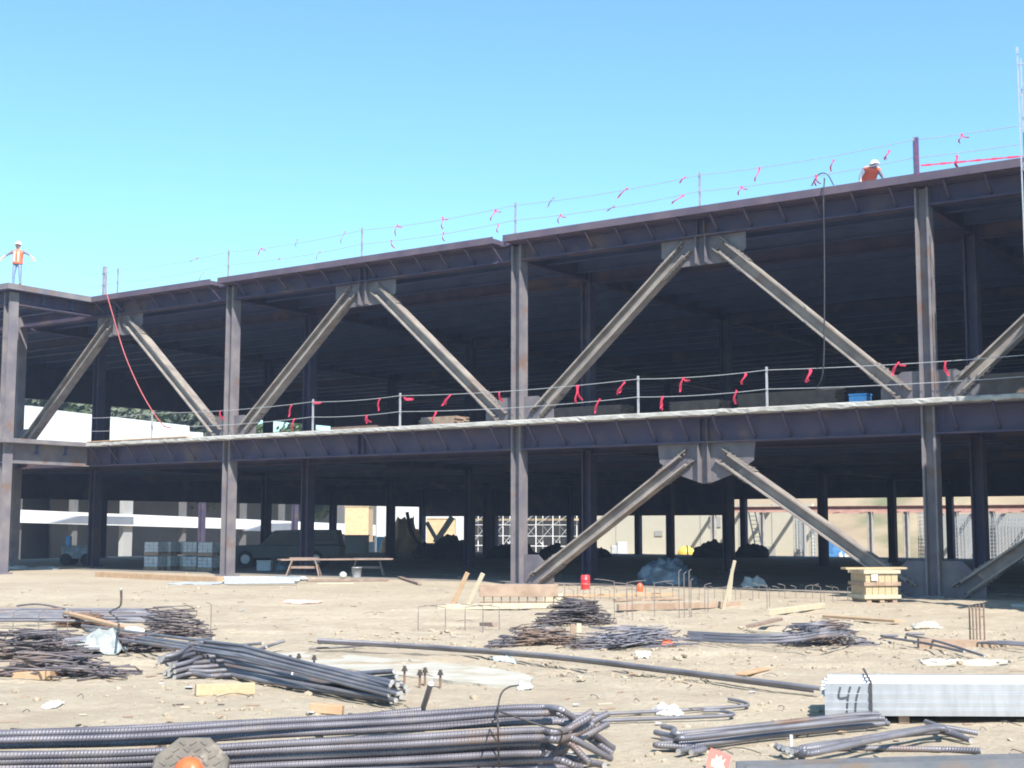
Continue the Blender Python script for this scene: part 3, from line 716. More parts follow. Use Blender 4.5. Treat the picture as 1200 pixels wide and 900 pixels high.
for n_, v_ in dict(waist=(0,-.14,1.06), chest=(0,-.34,1.19), neck=(0,-.46,1.27), head=(0,-.54,1.25), crown=(0,-.60,1.30), sho_l=(-.21,-.36,1.22), sho_r=(.21,-.36,1.22)).items(): J[n_] = Vector(v_)
person((pos.x, yb, 11.36), -YAW+.1, J, 'worker in orange vest and white hard hat bending forward behind the roof edge', True, False, 1.28)

# ---------------------------------------------------------------- foreground rebar
def Q(px, py, h): return G(px, py, h)
def rebar(pts, r, m, label, group, n=8, name='rebar', seg=5, cap='cut'):
    mb = MB(); pth = spline(pts, seg)
    mb.tube(pth, r, n, 0, 1)
    return tag(build(name, mb, [M[m], M[cap]], origin=pth[0]), label, 'rebar', group)
FRONT = 'bars of the near rebar pile'
LB = {'down': 'thick ribbed bar in the near pile with its hooked end bent down at the right',
      'up': 'thick ribbed bar in the near pile ending in a raised cut tip at the right',
      'flat': 'thick ribbed bar in the near pile ending in a straight cut end'}
r = random.Random(3)
RB = .0265
# long hooked bars; each: left y, right y, heights, end path
spec = []
downs = [(720,877,.05), (714,883,.05), (712,889,.05), (690,894,.10), (706,897,.05), (684,899,.08), (722,884,.04)]
ups = [(700,829,.43), (692,834,.43), (694,840,.42), (698,848,.36), (710,836,.40), (711,848,.33), (703,842,.36)]
k = 0
rows = [(861,829,.34,.47),(867.5,837,.31,.44),(873,846,.24,.36),(885,856,.24,.36),(892,864,.20,.31),(900,872,.15,.25),(909,882,.10,.19),(918,890,.06,.13),(928,900,.05,.07)]
for row, (yl, yr, hl, hr) in enumerate(rows):
    spec.append((yl+r.uniform(-1, 1), yr+r.uniform(-1, 1), hl, hr, 0, row))
    if row not in (2,): spec.append((yl+3.5+r.uniform(-1, 1), yr+4+r.uniform(-1, 1), max(.03, hl-.075), max(.03, hr-.075), 1, row))
    if row % 2: spec.append((yl+r.uniform(-1, 3), yr+6+r.uniform(-2, 2), max(.03, hl-.16), max(.03, hr-.17), 2, row))
for i, (yl, yr, hl, hr, lay, row) in enumerate(spec):
    x1 = 628+r.uniform(-14, 18)
    pts = [Q(-170, yl+6, hl), Q(0, yl, hl), Q(160, yl-.20*(yl-yr)+2, hl*.8+hr*.2), Q(320, yl-.46*(yl-yr), (hl+hr)/2), Q(480, yl-.72*(yl-yr), hl*.3+hr*.7), Q(x1-40, yr+1, hr), Q(x1, yr, hr)]
    kind = ('up', 'down', 'flat')[i % 3] if row < 8 else 'flat'
    if row == 0: kind = 'down'
    if kind == 'down':
        e = downs[(i//3) % len(downs)]; jx = r.uniform(-4, 4)
        pts += [Q(x1+18, yr+1.5, hr+.01), Q(x1+29, yr+6, hr-.02), Q((x1+29)*.45+.55*(e[0]+jx), (yr+6)*.45+.55*e[1], (hr-.02)*.45+e[2]*.55), Q(e[0]+jx, e[1], e[2])]
    elif kind == 'up':
        e = ups[(i//3) % len(ups)]; jx = r.uniform(-3, 3)
        pts += [Q(x1+14, yr+2, hr), Q(e[0]-26+jx, e[1]+14, e[2]-.08), Q(e[0]+jx, e[1], e[2])]
    else: pts += [Q(x1+r.uniform(5, 40), yr-1, hr)]
    rebar(pts, RB, 'rebar', LB[kind], FRONT if kind == 'flat' else FRONT+' with %s ends' % ('hooked' if kind == 'down' else 'raised'), 10)
# back pair with cut ends, and a stub pointing up
for k, (ya, yb, x1, h) in enumerate(((852, 832, 492, .20), (857, 841, 470, .16), (847, 836, 503, .12), (860, 846, 500, .10))):
    rebar([Q(-120, ya+14, .10), Q(60, ya+10, .14), Q(280, ya, h), Q(400, (ya+yb)/2-.5, h), Q(x1, yb, h)], .027, 'rebar', 'ribbed bar behind the near pile whose cut end shows below the upright stub', 'bars behind the near pile', 10)
rebar([Q(440, 848, .06), Q(492, 836, .09), Q(496, 829, .14), Q(505, 801, .40)], .027, 'rebar', 'short ribbed bar tilting up behind the near pile like a stub', None, 10)
# dunnage under the pile
for px, py in ((150, 905), (560, 888)):
    p = gp(px, py); a = p-fh*.2; b = p+fh*.9
    tag(build('dunnage_block', MB().bar(a+Vector((0,0,.05)), b+Vector((0,0,.05)), .12, .10), M['woodbrown'], origin=p), 'dark timber under the %s of the near rebar pile' % ('left part' if px < 300 else 'right end'), 'timber')
# tie wire round the pile and loose wire
P = [Q(585, 905, .05), Q(584, 860, .40), Q(583, 838, .52), Q(584, 825, .60), Q(588, 812, .62), Q(597, 805, .60), Q(608, 803, .5)]
tag(build('tie_wire', MB().tube(spline(P, 6), .007, 5), M['wire'], origin=P[0]), 'thin dark wire rising over the near rebar pile and curling to the grey scrap', 'wire')
P = [Q(583, 833, .53), Q(610, 842, .50), Q(640, 852, .45), Q(658, 857, .42), Q(655, 872, .30), Q(648, 884, .18)]
tag(build('tie_wire', MB().tube(spline(P, 6), .007, 5), M['wire'], origin=P[0]), 'thin dark wire lying slanted across the right end of the near rebar pile', 'wire')
Z_ = lambda h: Vector((0, 0, h))
# --- second pile (bent left ends)
for i in range(15):
    lay = 0 if i < 8 else 1; j = i if i < 8 else i-8
    yc = 752+j*5.4+lay*3.2; y0 = 768+j*3.4+lay*2; ye = 799+j*3.3+lay*2
    h = max(.045, .30-j*.034-lay*.07); he = max(.04, .26-j*.03-lay*.06)
    xs = 192+r.uniform(-7, 14)+(8 if j > 5 else 0); xe = 468+r.uniform(-10, 10)
    pts = [Q(xs, y0+2, h-.02), Q(xs+18, y0-2.5, h), Q(226+j*3, yc+2.5, h)]
    A_ = Q(248+j*3, yc+1, h); B_ = Q(xe, ye+r.uniform(-2, 2), he); pts += [A_, A_.lerp(B_, .10), A_.lerp(B_, .5)-Z_(.012*r.random()), A_.lerp(B_, .93), B_]
    if i in (3, 5): pts[-3:] = [A_.lerp(B_, .55), A_.lerp(B_, .66)+Z_(.02), A_.lerp(B_, .98)+Z_(.17)+fh*.15]
    rebar(pts, .0275, 'rebarblue', 'thick blue grey bar in the middle pile, bent at its left end', 'bent bars of the middle rebar pile')
for i in range(4):
    y0 = (733, 737.5, 739.5, 745)[i]; hh = .14+.03*(i % 3)
    A_ = Q(96+i*5, y0, .14+.02*i); B_ = Q(285, (757, 763, 768, 770)[i], .36-.02*i); C_ = Q(462+r.uniform(-10, 8), (803, 806, 813, 815)[i], .24-.03*i)
    rebar([A_, A_.lerp(B_, .5), A_.lerp(B_, .93), B_, B_.lerp(C_, .08), B_.lerp(C_, .5), C_], .022, 'rebarblue', 'slender grey bar crossing over the middle pile from the plank', 'slender bars over the middle rebar pile')
for (a, b, h) in (((300,762),(333,751),.12), ((270,757),(308,754),.08), ((220,751),(250,748),.06), ((300,766),(312,758),.08)):
    rebar([Q(a[0], a[1], h), Q((a[0]+b[0])/2, (a[1]+b[1])/2, h), Q(b[0], b[1], h+.05)], .022, 'rebarblue', 'short loose bar end behind the middle rebar pile', 'short bars behind the middle rebar pile')
# --- long bars at the left back
for i in range(14):
    y = 714+(i % 7)*2.1+r.uniform(-.5, .5); x1 = 120+r.uniform(-20, 70)
    rebar([Q(-60, y+1, .12+.03*(i // 7)), Q(40, y, .13+.03*(i//7)), Q(x1, y+r.uniform(-1.5, 1.5), .10+.03*(i//7))], .026, 'rebarblue', 'long thin bar lying in the far left rack at the picture edge', 'bars of the far left rack')
for i in range(7):
    y = 716+i*2.0
    rebar([Q(100, y, .10), Q(150, y, .12), Q(196+r.uniform(-14, 6), y+1.5, .10)], .024, 'rebarblue', 'thin bar lying between the leaning plank and the stirrup cage', 'bars between plank and cage')
rebar([Q(20, 710, .12), Q(45, 708, .2), Q(78, 714, .16)], .02, 'rebarrust', 'thin rusty bar crossing the top of the far left rack', None)
rebar([Q(124, 722, .05), Q(130, 716, .2), Q(140, 711, .4), Q(142, 704, .6), Q(142, 690, 1.0)], .018, 'rebarrust', 'thin bent bar standing up behind the leaning plank', None)
for i in range(8):
    y = 747+i*1.9
    rebar([Q(40, y+1, .10), Q(75, y, .14), Q(112+r.uniform(-5, 6), y+.5, .12)], .026, 'rebarblue', 'blue grey bar running between rusty stirrups and plastic sheet', 'bars beside the plastic sheet')

# --- tangled heaps of stirrups and cut bars: nobody could count them
def heap(name, label, poly, n, L, r_, m, hmax, seed, ring=.4, dirs=None):
    rr = random.Random(seed); mb = MB(); (x0, y0), (x1, y1) = poly; c = gp((x0+x1)/2, y1); W = abs((gp(x1, y1)-gp(x0, y1)).dot(rh))
    cc = gp((x0+x1)/2, (y0+y1)/2); D = max(.35, W*.32)
    for i in range(n):
        a = rr.gauss(0, .27); b = rr.gauss(0, .27); a = max(-.5, min(.5, a)); b = max(-.5, min(.5, b))
        p = c+rh*a*W+fh*(b*D+D*.4); hz = hmax*max(.08, (1-(2*a)**2))*rr.random()
        p.z = gz(p.x, p.y)+.02+hz
        th = rr.gauss(0, .35) if dirs is None else rr.gauss(dirs, .3)
        d = rh*math.cos(th)+fh*math.sin(th)+Vector((0, 0, rr.uniform(-.12, .12))); s_ = d.cross(Vector((0, 0, 1))).normalized()
        l = L*rr.uniform(.5, 1)
        if rr.random() < ring:
            w = .18*rr.uniform(.7, 1.2); tl = Vector((0, 0, rr.uniform(-.06, .10)))
            mb.tube([p-d*l/2-s_*w, p+d*l/2-s_*w, p+d*l/2+s_*w+tl, p-d*l/2+s_*w+tl], r_, 5, closed=True)
        else: mb.tube([p-d*l/2, p+Vector((0, 0, rr.uniform(-.02, .04))), p+d*l/2], r_, 5)
    return tag(build(name, mb, M[m], origin=c), label, 'rebar heap', kind='stuff')
heap('rebar_scrap', 'brown heap of rusty stirrups at the left edge below the far rack', ((-10,748),(76,772)), 90, .9, .010, 'rebarrust', .36, 1)
heap('rebar_scrap', 'spread of loose bar offcuts on a board below the stirrup heap', ((0,772),(128,795)), 95, .9, .013, 'rebarrust', .26, 2, .1)
heap('rebar_scrap', 'fine rusty wire tangle under the leaning plank', ((72,716),(118,735)), 120, .5, .007, 'rust', .2, 3, .3)
heap('rebar_scrap', 'square stirrup cage heap right of the leaning plank', ((175,722),(226,746)), 70, .7, .009, 'rebarrust', .45, 4, .8)
heap('rebar_scrap', 'dark stirrup heap right of the plastic sheet', ((132,748),(186,766)), 80, .6, .010, 'rebarrust', .22, 5, .6)
heap('rebar_scrap', 'round brown stirrup heap in front of the timber form', ((645,708),(704,735)), 130, .75, .010, 'rebarrust', .46, 6, .6)
heap('rebar_scrap', 'grey stirrup heap left of the two pale stakes', ((590,737),(668,757)), 85, .7, .009, 'rebarheap', .26, 7, .5)
heap('rebar_scrap', 'grey bundle of bent stirrups right of the two pale stakes', ((690,734),(786,759)), 95, 1.1, .009, 'rebarheap', .26, 8, .15, .35)
heap('rebar_scrap', 'hooked ends of the thin bar bundle on the right dirt', ((930,731),(1006,757)), 70, .7, .010, 'rebarheap', .36, 9, .35, .4)

# bundle of thin bars right of centre
for i in range(12):
    y = 742+i*.9
    rebar([Q(798+r.uniform(0, 12), y-2, .05), Q(880, y+1.5, .10+.01*(i % 4)), Q(940, y-1.5, .16+.015*(i % 4)), Q(968, y-6, .22+.02*(i % 4)), Q(985+i, y-6+r.uniform(-2, 2), .22), Q(1000+r.uniform(-6, 4), y+2, .10)], .014, 'rebarblue', 'thin bar of the small bundle lying on a board in the right dirt', 'bars of the small right bundle', 6)
# long twin bars across the middle
for dy, h, x1 in ((0, .14, 962), (2.2, .10, 955)):
    rebar([Q(372, 750+dy, h+.05), Q(480, 756+dy, h), Q(640, 768+dy, h), Q(800, 787+dy, h), Q(x1, 807+dy, h-.04)], .027, 'rebarblue', 'very long straight bar of the pair lying across the middle dirt', 'pair of very long bars')
rebar([Q(362, 760, .05), Q(410, 758, .06), Q(440, 755, .06)], .015, 'rebarrust', 'thin rod beside the left end of the very long bar pair', None)
# loose bars at the right
rebar([Q(1052, 745, .04), Q(1033, 745.5, .05), Q(1085, 754, .10), Q(1130, 764, .10)], .02, 'rebarblue', 'bent slender bar lying over the board left of the dowels', None)
rebar([Q(1083, 743, .04), Q(1062, 743.5, .05), Q(1100, 752, .12), Q(1154, 769, .08)], .02, 'rebarblue', 'slender bar with a hooked end crossing over the bent one by the board', None)
for i in range(4): rebar([Q(1140+i*2, 751+i*.7, .08), Q(1180, 752+i, .10), Q(1260, 757+i, .10)], .017, 'rebarblue', 'thin bar lying just behind the long board at the right edge', 'thin bars behind the right board')
# front right pile: upper group hooked at left, lower group hooked at both ends
for i, (y0, ya, yb, h) in enumerate(((851,858,838,.10), (858,861,840,.08), (860,864,843,.12), (872,869,846,.06), (874,873,849,.05))):
    x0 = 775+i*3
    hook = [(776,851), (768,858), (776,866), (795,881), (810,882)][i]
    rebar([Q(hook[0], hook[1], .05), Q(hook[0]+14, hook[1]+3.5 if i < 3 else hook[1]-5, .05), Q(790+i*3 if i < 3 else 768, ya+1.5 if i < 3 else 873, h), Q(815, ya, h), Q(900, ya*.55+yb*.45, h), Q(1000+i*6, yb, h), Q(1030+i*3, yb-1, h)], .025, 'rebarblue', 'smooth grey bar of the right front pile hooked at its left end', 'upper bars of the right front pile')
for i, (ya, yb, h) in enumerate(((879,851,.12), (882,854,.10), (876,857,.08), (885,853,.14), (879,877,.03))):
    e = [(1145,859), (1130,864), (1138,868), (1085,846), (1150,880)][i]
    rebar([Q(908+i*5, 873+i*2, .10), Q(918+i*6, 878+i*1.2, .07), Q(950, ya-2, h), Q(1020, (ya+yb)/2-1, h), Q(1092, yb+1, h), Q(1108, yb+1.5, h*.8), Q(e[0], e[1], .04)], .025, 'rebarblue', 'smooth grey bar of the lower right front pile bent at both ends', 'lower bars of the right front pile')
for pts, lb in (([(650,838),(720,836),(800,832),(864,828),(877,826),(868,822),(854,819)], 'thin hooked bar running under the white paper scrap'),
                ([(655,846),(720,844),(800,841),(845,839),(860,837),(845,833),(824,833)], 'thin hooked bar in front of the white paper scrap')):
    rebar([Q(x, y, .03) for x, y in pts], .018, 'rebarblue', lb, None)

# ---------------------------------------------------------------- metal deck bundle with spray painted number
def deck_bundle():
    A = G(967, 838, .07); ax = rh*1.0; ay = fh.copy(); A0 = A.copy()
    ang = -.02; ax = (rh*math.cos(ang)+fh*math.sin(ang)); ay = (fh+rh*.235).normalized()
    t = thing('deck_bundle', A+Vector((0,0,-.07)), 'strapped bundle of galvanised corrugated deck sheets with 41 sprayed on its side', 'metal deck')
    L = 6.0; W = 1.15; mb = MB(); rr = random.Random(5); n = 9; H = .265
    for k in range(n):
        z = k*H/n; o = rr.uniform(-.03, .03); prof = []; nr = 4; w = W/nr
        lip = .012 if k % 3 else .03
        prof.append((-lip, 0))
        for q in range(nr): prof += [(q*w+.02, 0), (q*w+w*.12, .036), (q*w+w*.62, .036), (q*w+w*.74, 0)]
        prof += [(W+lip, 0)]
        up = [(a, b+.010 if 0 < i < len(prof)-1 else b+H/n*.62) for i, (a, b) in enumerate(prof)]
        poly = prof+up[::-1]
        base = A+Vector((0,0,z))
        mb.prism(poly, base+ax*o, base+ax*(L+o), ay, Vector((0,0,1)))
    build('deck_sheet', mb, M['galv'], t)
    # side skirt of the outer sheets, slightly stepped
    mb = MB()
    for z0, z1, o in ((0, .062, -.030), (.065, .132, -.030), (.135, .212, -.030), (.215, .305, -.030)):
        P0 = [A+ay*(o-.0235)+Vector((0,0,z1)), A+ay*(o-.024)+Vector((0,0,z1-.004)), A+ay*(o-.010)+Vector((0,0,z0)), A+ay*(o+.02)+Vector((0,0,z0)), A+ay*(o+.02)+Vector((0,0,z1))]
        mb.poly(P0, ax*L)
    build('side_flange', mb, M['galv'], t)
    mb = MB(); zt = .315
    path = [A+ay*(-.076)+Vector((0,0,-.01)), A+ay*(-.076)+Vector((0,0,zt)), A+ay*(W+.05)+Vector((0,0,zt+.004))]
    for xo in (.44,):
        for a, b in zip(path, path[1:]): mb.bar(a+ax*xo, b+ax*(xo-.04 if b is path[2] else xo), .022, .006, (0,0,1) if b is path[2] else ay)
    build('strap', mb, M['wire'], t)
    # the number, sprayed
    def S(u, v):
        o = -.036
        for z0, z1, o_ in ((0, .062, -.030), (.065, .132, -.030), (.135, .212, -.030), (.215, .305, -.030)):
            if z0-.005 <= v <= z1+.001: o = o_-.010-.015*(v-z0)/(z1-z0)
        return A+ax*u+ay*(o-.003)+Vector((0,0,v))
    for lines in (([(.15,.27),(.135,.17),(.22,.175)], [(.245,.275),(.22,.17),(.205,.03)]), ([(.335,.275),(.30,.16),(.285,.03)],)):
        mb = MB()
        for line in lines:
            pts = [S(p.x, p.y) for p in spline([Vector((a, b, 0)) for a, b in line], 14)]
            for p, q in zip(pts, pts[1:]): mb.bar(p, q+(q-p)*.3, .006, .019, ay.cross((q-p).normalized()))
        build('painted_digit', mb, M['spray'], t)
    mb = MB()
    for xo in (.75, 3.2, 5.4): mb.obox(A+ax*xo+ay*W/2+Vector((0,0,-.04)), ax*.05, ay*(W/2-.02), Vector((0,0,.034)))
    build('skid', mb, M['woodbrown'], t)
deck_bundle()

# steel channel in the near right corner
def corner_beam():
    a = G(862, 892, .20); b = G(1330, 879, .20); d = (b-a).normalized(); s_ = d.cross(Vector((0,0,1))); 
    if s_.dot(fh) > 0: s_ = -s_
    c0 = a+s_*.11+Vector((0,0,-.10)); c1 = b+s_*.11+Vector((0,0,-.10))
    o = build('steel_beam', MB().ibeam(c0, c1, s_, .22, .20, .016, .012), M['beamcorner'], origin=c0)
    tag(o, 'rusty blue grey steel beam lying in the near right corner', 'steel beam')
M['beamcorner'] = mat('corner_beam', (.12,.13,.15), (.17,.165,.175), 2.5, .6, .2, .1, 20, c3=(.20,.14,.10), s3=1.6, t3=.56)
corner_beam()

# ---------------------------------------------------------------- octagonal delineator base lying against the pile
def delineator():
    c = G(226, 901, .15); nrm = (-fh*.80+Vector((0,0,.60))).normalized(); c = c-fh*.12
    x = nrm.cross(Vector((0,0,1))).normalized(); y = x.cross(nrm)*-1
    if y.z < 0: y = -y
    t = thing('delineator', c, 'tipped traffic delineator with octagonal black rubber base and orange collar', 'delineator')
    R = .285; mb = MB()
    oc = lambda R, h: [c+nrm*h+(x*math.cos(math.pi/8+k*math.pi/4)+y*math.sin(math.pi/8+k*math.pi/4))*R for k in range(8)]
    vs = oc(R, -.06)+oc(R*1.0, .0)+oc(R*.94, .02)
    fs = [tuple(range(8))[::-1]]+[(a*8+k, a*8+(k+1) % 8, a*8+8+(k+1) % 8, a*8+8+k) for a in (0, 1) for k in range(8)]+[tuple(range(16, 24))]
    mb.add(vs, fs)
    for i in range(-5, 6):
        for j in range(-5, 6):
            u = (i+.5*(j % 2))*.075; v = j*.052
            if math.hypot(u, v) < R*.84 and math.hypot(u, v) > .09:
                s_ = 1 if (i+j) % 2 else -1; d = (x*.8*s_+y*.6).normalized(); e = nrm.cross(d)
                mb.obox(c+x*u+y*v+nrm*.022, d*.024, e*.008, nrm*.006)
    build('base', mb, M['rubber'], t)
    mb = MB(); mb.lathe(c+nrm*.018, [(.10, 0), (.098, .015), (.085, .035), (.07, .055), (.03, .06)], 20, nrm); build('collar', mb, M['orangered'], t)
delineator()

# ---------------------------------------------------------------- footing pad with anchor bolts
def pad():
    mb = MB(); P = [(318,768),(352,763),(420,770),(520,779),(590,787),(628,797),(622,806),(560,803),(500,797),(430,789),(370,782),(330,776)]
    pts = [gp(x, y) for x, y in P]; z = .03+sum(gz(p.x, p.y) for p in pts)/len(pts)
    ring = []
    for p, q in zip(pts, pts[1:]+pts[:1]):
        for k in range(9):
            c = p.lerp(q, k/9); ring.append(Vector((c.x+.13*noise.noise(Vector((c.x*2, c.y*2, 5))), c.y+.13*noise.noise(Vector((c.x*2, c.y*2, 8))), z)))
    pts = ring; mb.poly(pts[::-1], (0,0,-.25)); tag(build('footing_pad', mb, M['pad'], origin=pts[0]), 'white concrete footing pad set flush in the dirt with anchor bolts', 'footing')
    return z
zpad = pad()
def anchor(p, i, L):
    t = thing('anchor_bolt', p, L, 'anchor bolt', 'anchor bolts on the footing pad')
    mb = MB(); mb.tube([p+Vector((0,0,-.05)), p+Vector((0,0,.17))], .014, 8); build('rod', mb, M['rust'], t)
    mb = MB(); mb.lathe(p+Vector((0,0,.115)), [(.03, 0), (.03, .025)], 6, smooth=False); mb.lathe(p+Vector((0,0,.148)), [(.022, 0), (.022, .016)], 6, smooth=False); build('nut', mb, M['wire'], t)
    mb = MB(); mb.lathe(p+Vector((0,0,.108)), [(.04, 0), (.04, .006)], 14); build('washer', mb, M['wire'], t)
for i, (x, y) in enumerate(((321,779),(340,783),(350,781),(368,783),(474,797),(492,802),(498,799),(516,802))):
    p = G(x, y, zpad); anchor(p, i, ('%s rusty anchor bolt of the %s four standing on the white pad' % (('leftmost','second','third','rightmost')[i % 4], 'far left' if i < 4 else 'right')))

# ---------------------------------------------------------------- timbers, stakes, boards
def timber(a, b, w, h, m, label, name='timber', bevel=.006, upd=(0,0,1), cat='timber', group=None):
    a, b = Vector(a), Vector(b)
    return tag(build(name, MB().bar(a, b, w, h, upd), M[m], origin=(a+b)/2, bevel=bevel), label, cat, group)
Z3 = lambda h: Vector((0,0,h))
timber(gp(229,815,.06), gp(298,813,.06), .12, .12, 'wood', 'squared tan timber block lying under the middle rebar pile')
timber(gp(364,836,.06), gp(402,838,.05), .10, .09, 'woodorange', 'short brown timber offcut at the front of the middle rebar pile')
timber(Q(78,718,.25), Q(152,737,.20), .14, .05, 'woodorange', 'orange plank with a white painted end leaning on the left bars', 'plank', cat='plank')
timber(Q(152,738,.20), Q(163,742,.16), .20, .10, 'white', 'white painted plank end piece beside the left stirrup cage', 'plank', cat='plank')
timber(gp(20,797,.05), gp(64,795,.05), .25, .10, 'woodorange', 'orange board under the loose bar offcuts at left', 'plank', cat='plank')
timber(gp(115,676,.09), gp(258,683,.09), .25, .20, 'woodorange', 'long orange timber lying in front of the leftmost bay', 'timber')
timber(gp(512,714,.05), gp(655,712,.05), .16, .12, 'woodpale', 'long pale board lying below the brown timber form', 'plank', cat='plank')
timber(gp(565,735,.05), gp(580,735,.05), .12, .08, 'woodgrey', 'small dark timber offcut lying left of the grey stirrup heap')
timber(gp(660,702,.08), gp(790,700,.08), .10, .08, 'woodorange', 'thin orange form board lying behind the round stirrup heap', 'plank', cat='plank')
timber(gp(720,706,.06), gp(800,704,.06), .12, .06, 'woodbrown', 'thin brown form board lying right of the orange one', 'plank', cat='plank')
timber(gp(724,716,.08), gp(868,712,.08), .10, .14, 'woodbrown', 'weathered form board lying behind the grey stirrup bundle', 'plank', cat='plank')
timber(gp(900,722,.07), gp(965,713,.07), .08, .12, 'woodpale', 'pale form board lying near the white bag', 'plank', cat='plank')
timber(gp(968,725,.05), gp(1053,731,.05), .20, .05, 'woodorange', 'flat brown plank lying in front of the wooden crate', 'plank', cat='plank')
timber(gp(1076,759,.06), gp(1260,763,.06), .10, .16, 'woodbrown', 'long red brown board lying at the right edge', 'plank', cat='plank')
timber(gp(868,792,.02), gp(897,785,.02), .14, .03, 'woodorange', 'thin brown board lying by the end of the long bars', 'plank', cat='plank')
timber(gp(880,742,.04), gp(935,746,.04), .12, .05, 'woodpale', 'pale board under the small right bundle of bars', 'plank', cat='plank')
timber(gp(878,742,.12), gp(914,733,.12), .12, .05, 'woodgrey', 'dark board slanting above the small right bundle of bars', 'plank', cat='plank')
def stake_top(fx, fy, tx, ty, nearer=0):
    p = gp(fx, fy); return PD(tx, ty, (p-CAM).dot(fwd)-nearer)
# timber form on a grid of bars, with two leaning stakes
t = thing('timber_form', gp(600,700), 'thick brown timber form beam standing on short bars left of the round heap', 'formwork')
a = G(562, 692, .42); b = G(654, 692, .42)
build('beam', MB().bar(a, b, .14, .28), M['woodbrown'], t, bevel=.01)
mb = MB()
for k in range(9):
    p = a.lerp(b, (k+.5)/9); mb.tube([Vector((p.x, p.y, -.05)), Vector((p.x, p.y, .28))], .012, 6)
mb.tube([a+Z3(-.26), b+Z3(-.26)], .012, 6); build('support_rods', mb, M['rust'], t)
mb = MB(); p = G(648, 703, .14); mb.obox(p, rh*.24, fh*.10, Z3(.15)); build('end_block', mb, M['woodpale'], t)
timber(gp(530,707,-.05), stake_top(530,707,548,671,.1), .11, .05, 'woodorange', 'orange stake leaning left of the brown timber form', 'stake', upd=fh, cat='stake')
timber(gp(548,707,-.05), stake_top(548,707,566,672,.1), .11, .05, 'woodpale', 'greenish pale stake leaning against the brown timber form', 'stake', upd=fh, cat='stake')
timber(gp(847,714,-.05), stake_top(847,714,861,657,.2), .075, .04, 'woodpale', 'tall pale stake leaning alone in front of the dark opening', 'stake', upd=fh, cat='stake')
timber(gp(854,708,-.05), stake_top(854,708,858,667,.1), .08, .04, 'woodpale', 'short darker stake right behind the tall leaning stake', 'stake', upd=fh, cat='stake')
timber(gp(671,757,-.03), gp(671.5,757,.34), .08, .05, 'woodbrown', 'brown stub stake standing between the grey stirrup heaps', 'stake', upd=fh, cat='stake')
timber(gp(678,758,-.03), gp(678.5,758,.36), .08, .05, 'woodpale', 'pale stub stake standing between the grey stirrup heaps', 'stake', upd=fh, cat='stake')
timber(gp(927,886,-.02), gp(927.5,886,.17), .025, .02, 'paper', 'thin white marker stake stuck in dirt by the right front bars', 'stake', 0, upd=fh, cat='stake')
# upright dowels
def dowel(p, h, hook, label, group, m='rustlight', r_=.0085):
    mb = MB(); q = p+Z3(h); pts = [p+Z3(-.08), p+Z3(h*.6), q]
    if hook: pts += [q+rh*hook*.5+Z3(.03), q+rh*hook+Z3(.045)]
    mb.tube(pts, r_, 5); return tag(build('dowel', mb, M[m], origin=p), label, 'rebar', group)
r = random.Random(11)
for i in range(36):
    x = 662+i*10.4+r.uniform(-2.5, 2.5); y = 702-(i*.02)+r.uniform(-1.5, 2.5)
    dowel(gp(x, y), r.uniform(.24, .38), r.choice((-.18, .18, .22, -.14)), 'thin hooked dowel standing in the row along the shaded building edge', 'hooked dowels along the building edge', 'rustlight')
for i, x in enumerate((677, 697, 720, 735, 741, 767)):
    dowel(gp(x, 725+r.uniform(-3, 3)), r.uniform(.55, .75), r.choice((-.4, .4)), 'tall thin dowel with a level hook standing near the weathered form board', 'tall hooked dowels by the form board')
for i, x in enumerate((796, 802, 808, 810)): dowel(gp(x, 724), r.uniform(.75, .95), .05, 'upright dowel in the tight group left of the tall leaning stake', 'dowels left of the tall stake')
for i, x in enumerate((830, 826)): dowel(gp(x, 717), .5, .4, 'bent thin dowel standing between tight dowels and leaning stake', 'bent dowels near the tall stake')
for i, (x, h) in enumerate(((1137,.60), (1141,.58), (1145,.60), (1149,.62), (1154,.62))): dowel(gp(x, 753), h, 0, 'rusty dowel of the upright row behind the right edge board', 'upright dowels behind the right board', 'rust', .014)
for x, y, h in ((899,714,.55), (902,714,.5), (962,713,.45), (966,712,.4)): dowel(gp(x, y), h, 0, 'small dowel pair by the pale form board near the white bag', 'dowels by the pale form board')
for x, y in ((15,741), (45,741), (79,741)): dowel(gp(x, y), .35, .12, 'lone thin hooked dowel standing above the rusty stirrup heap', 'lone hooked dowels at left')
dowel(gp(247,742), .5, -.1, 'single thin dowel standing right of the stirrup cage', None)
for x in (490, 522, 545, 566, 585): dowel(gp(x, 739), .42, r.choice((.5, -.4)), 'low bent dowel standing behind the long bar pair', 'low bent dowels behind the long bars')

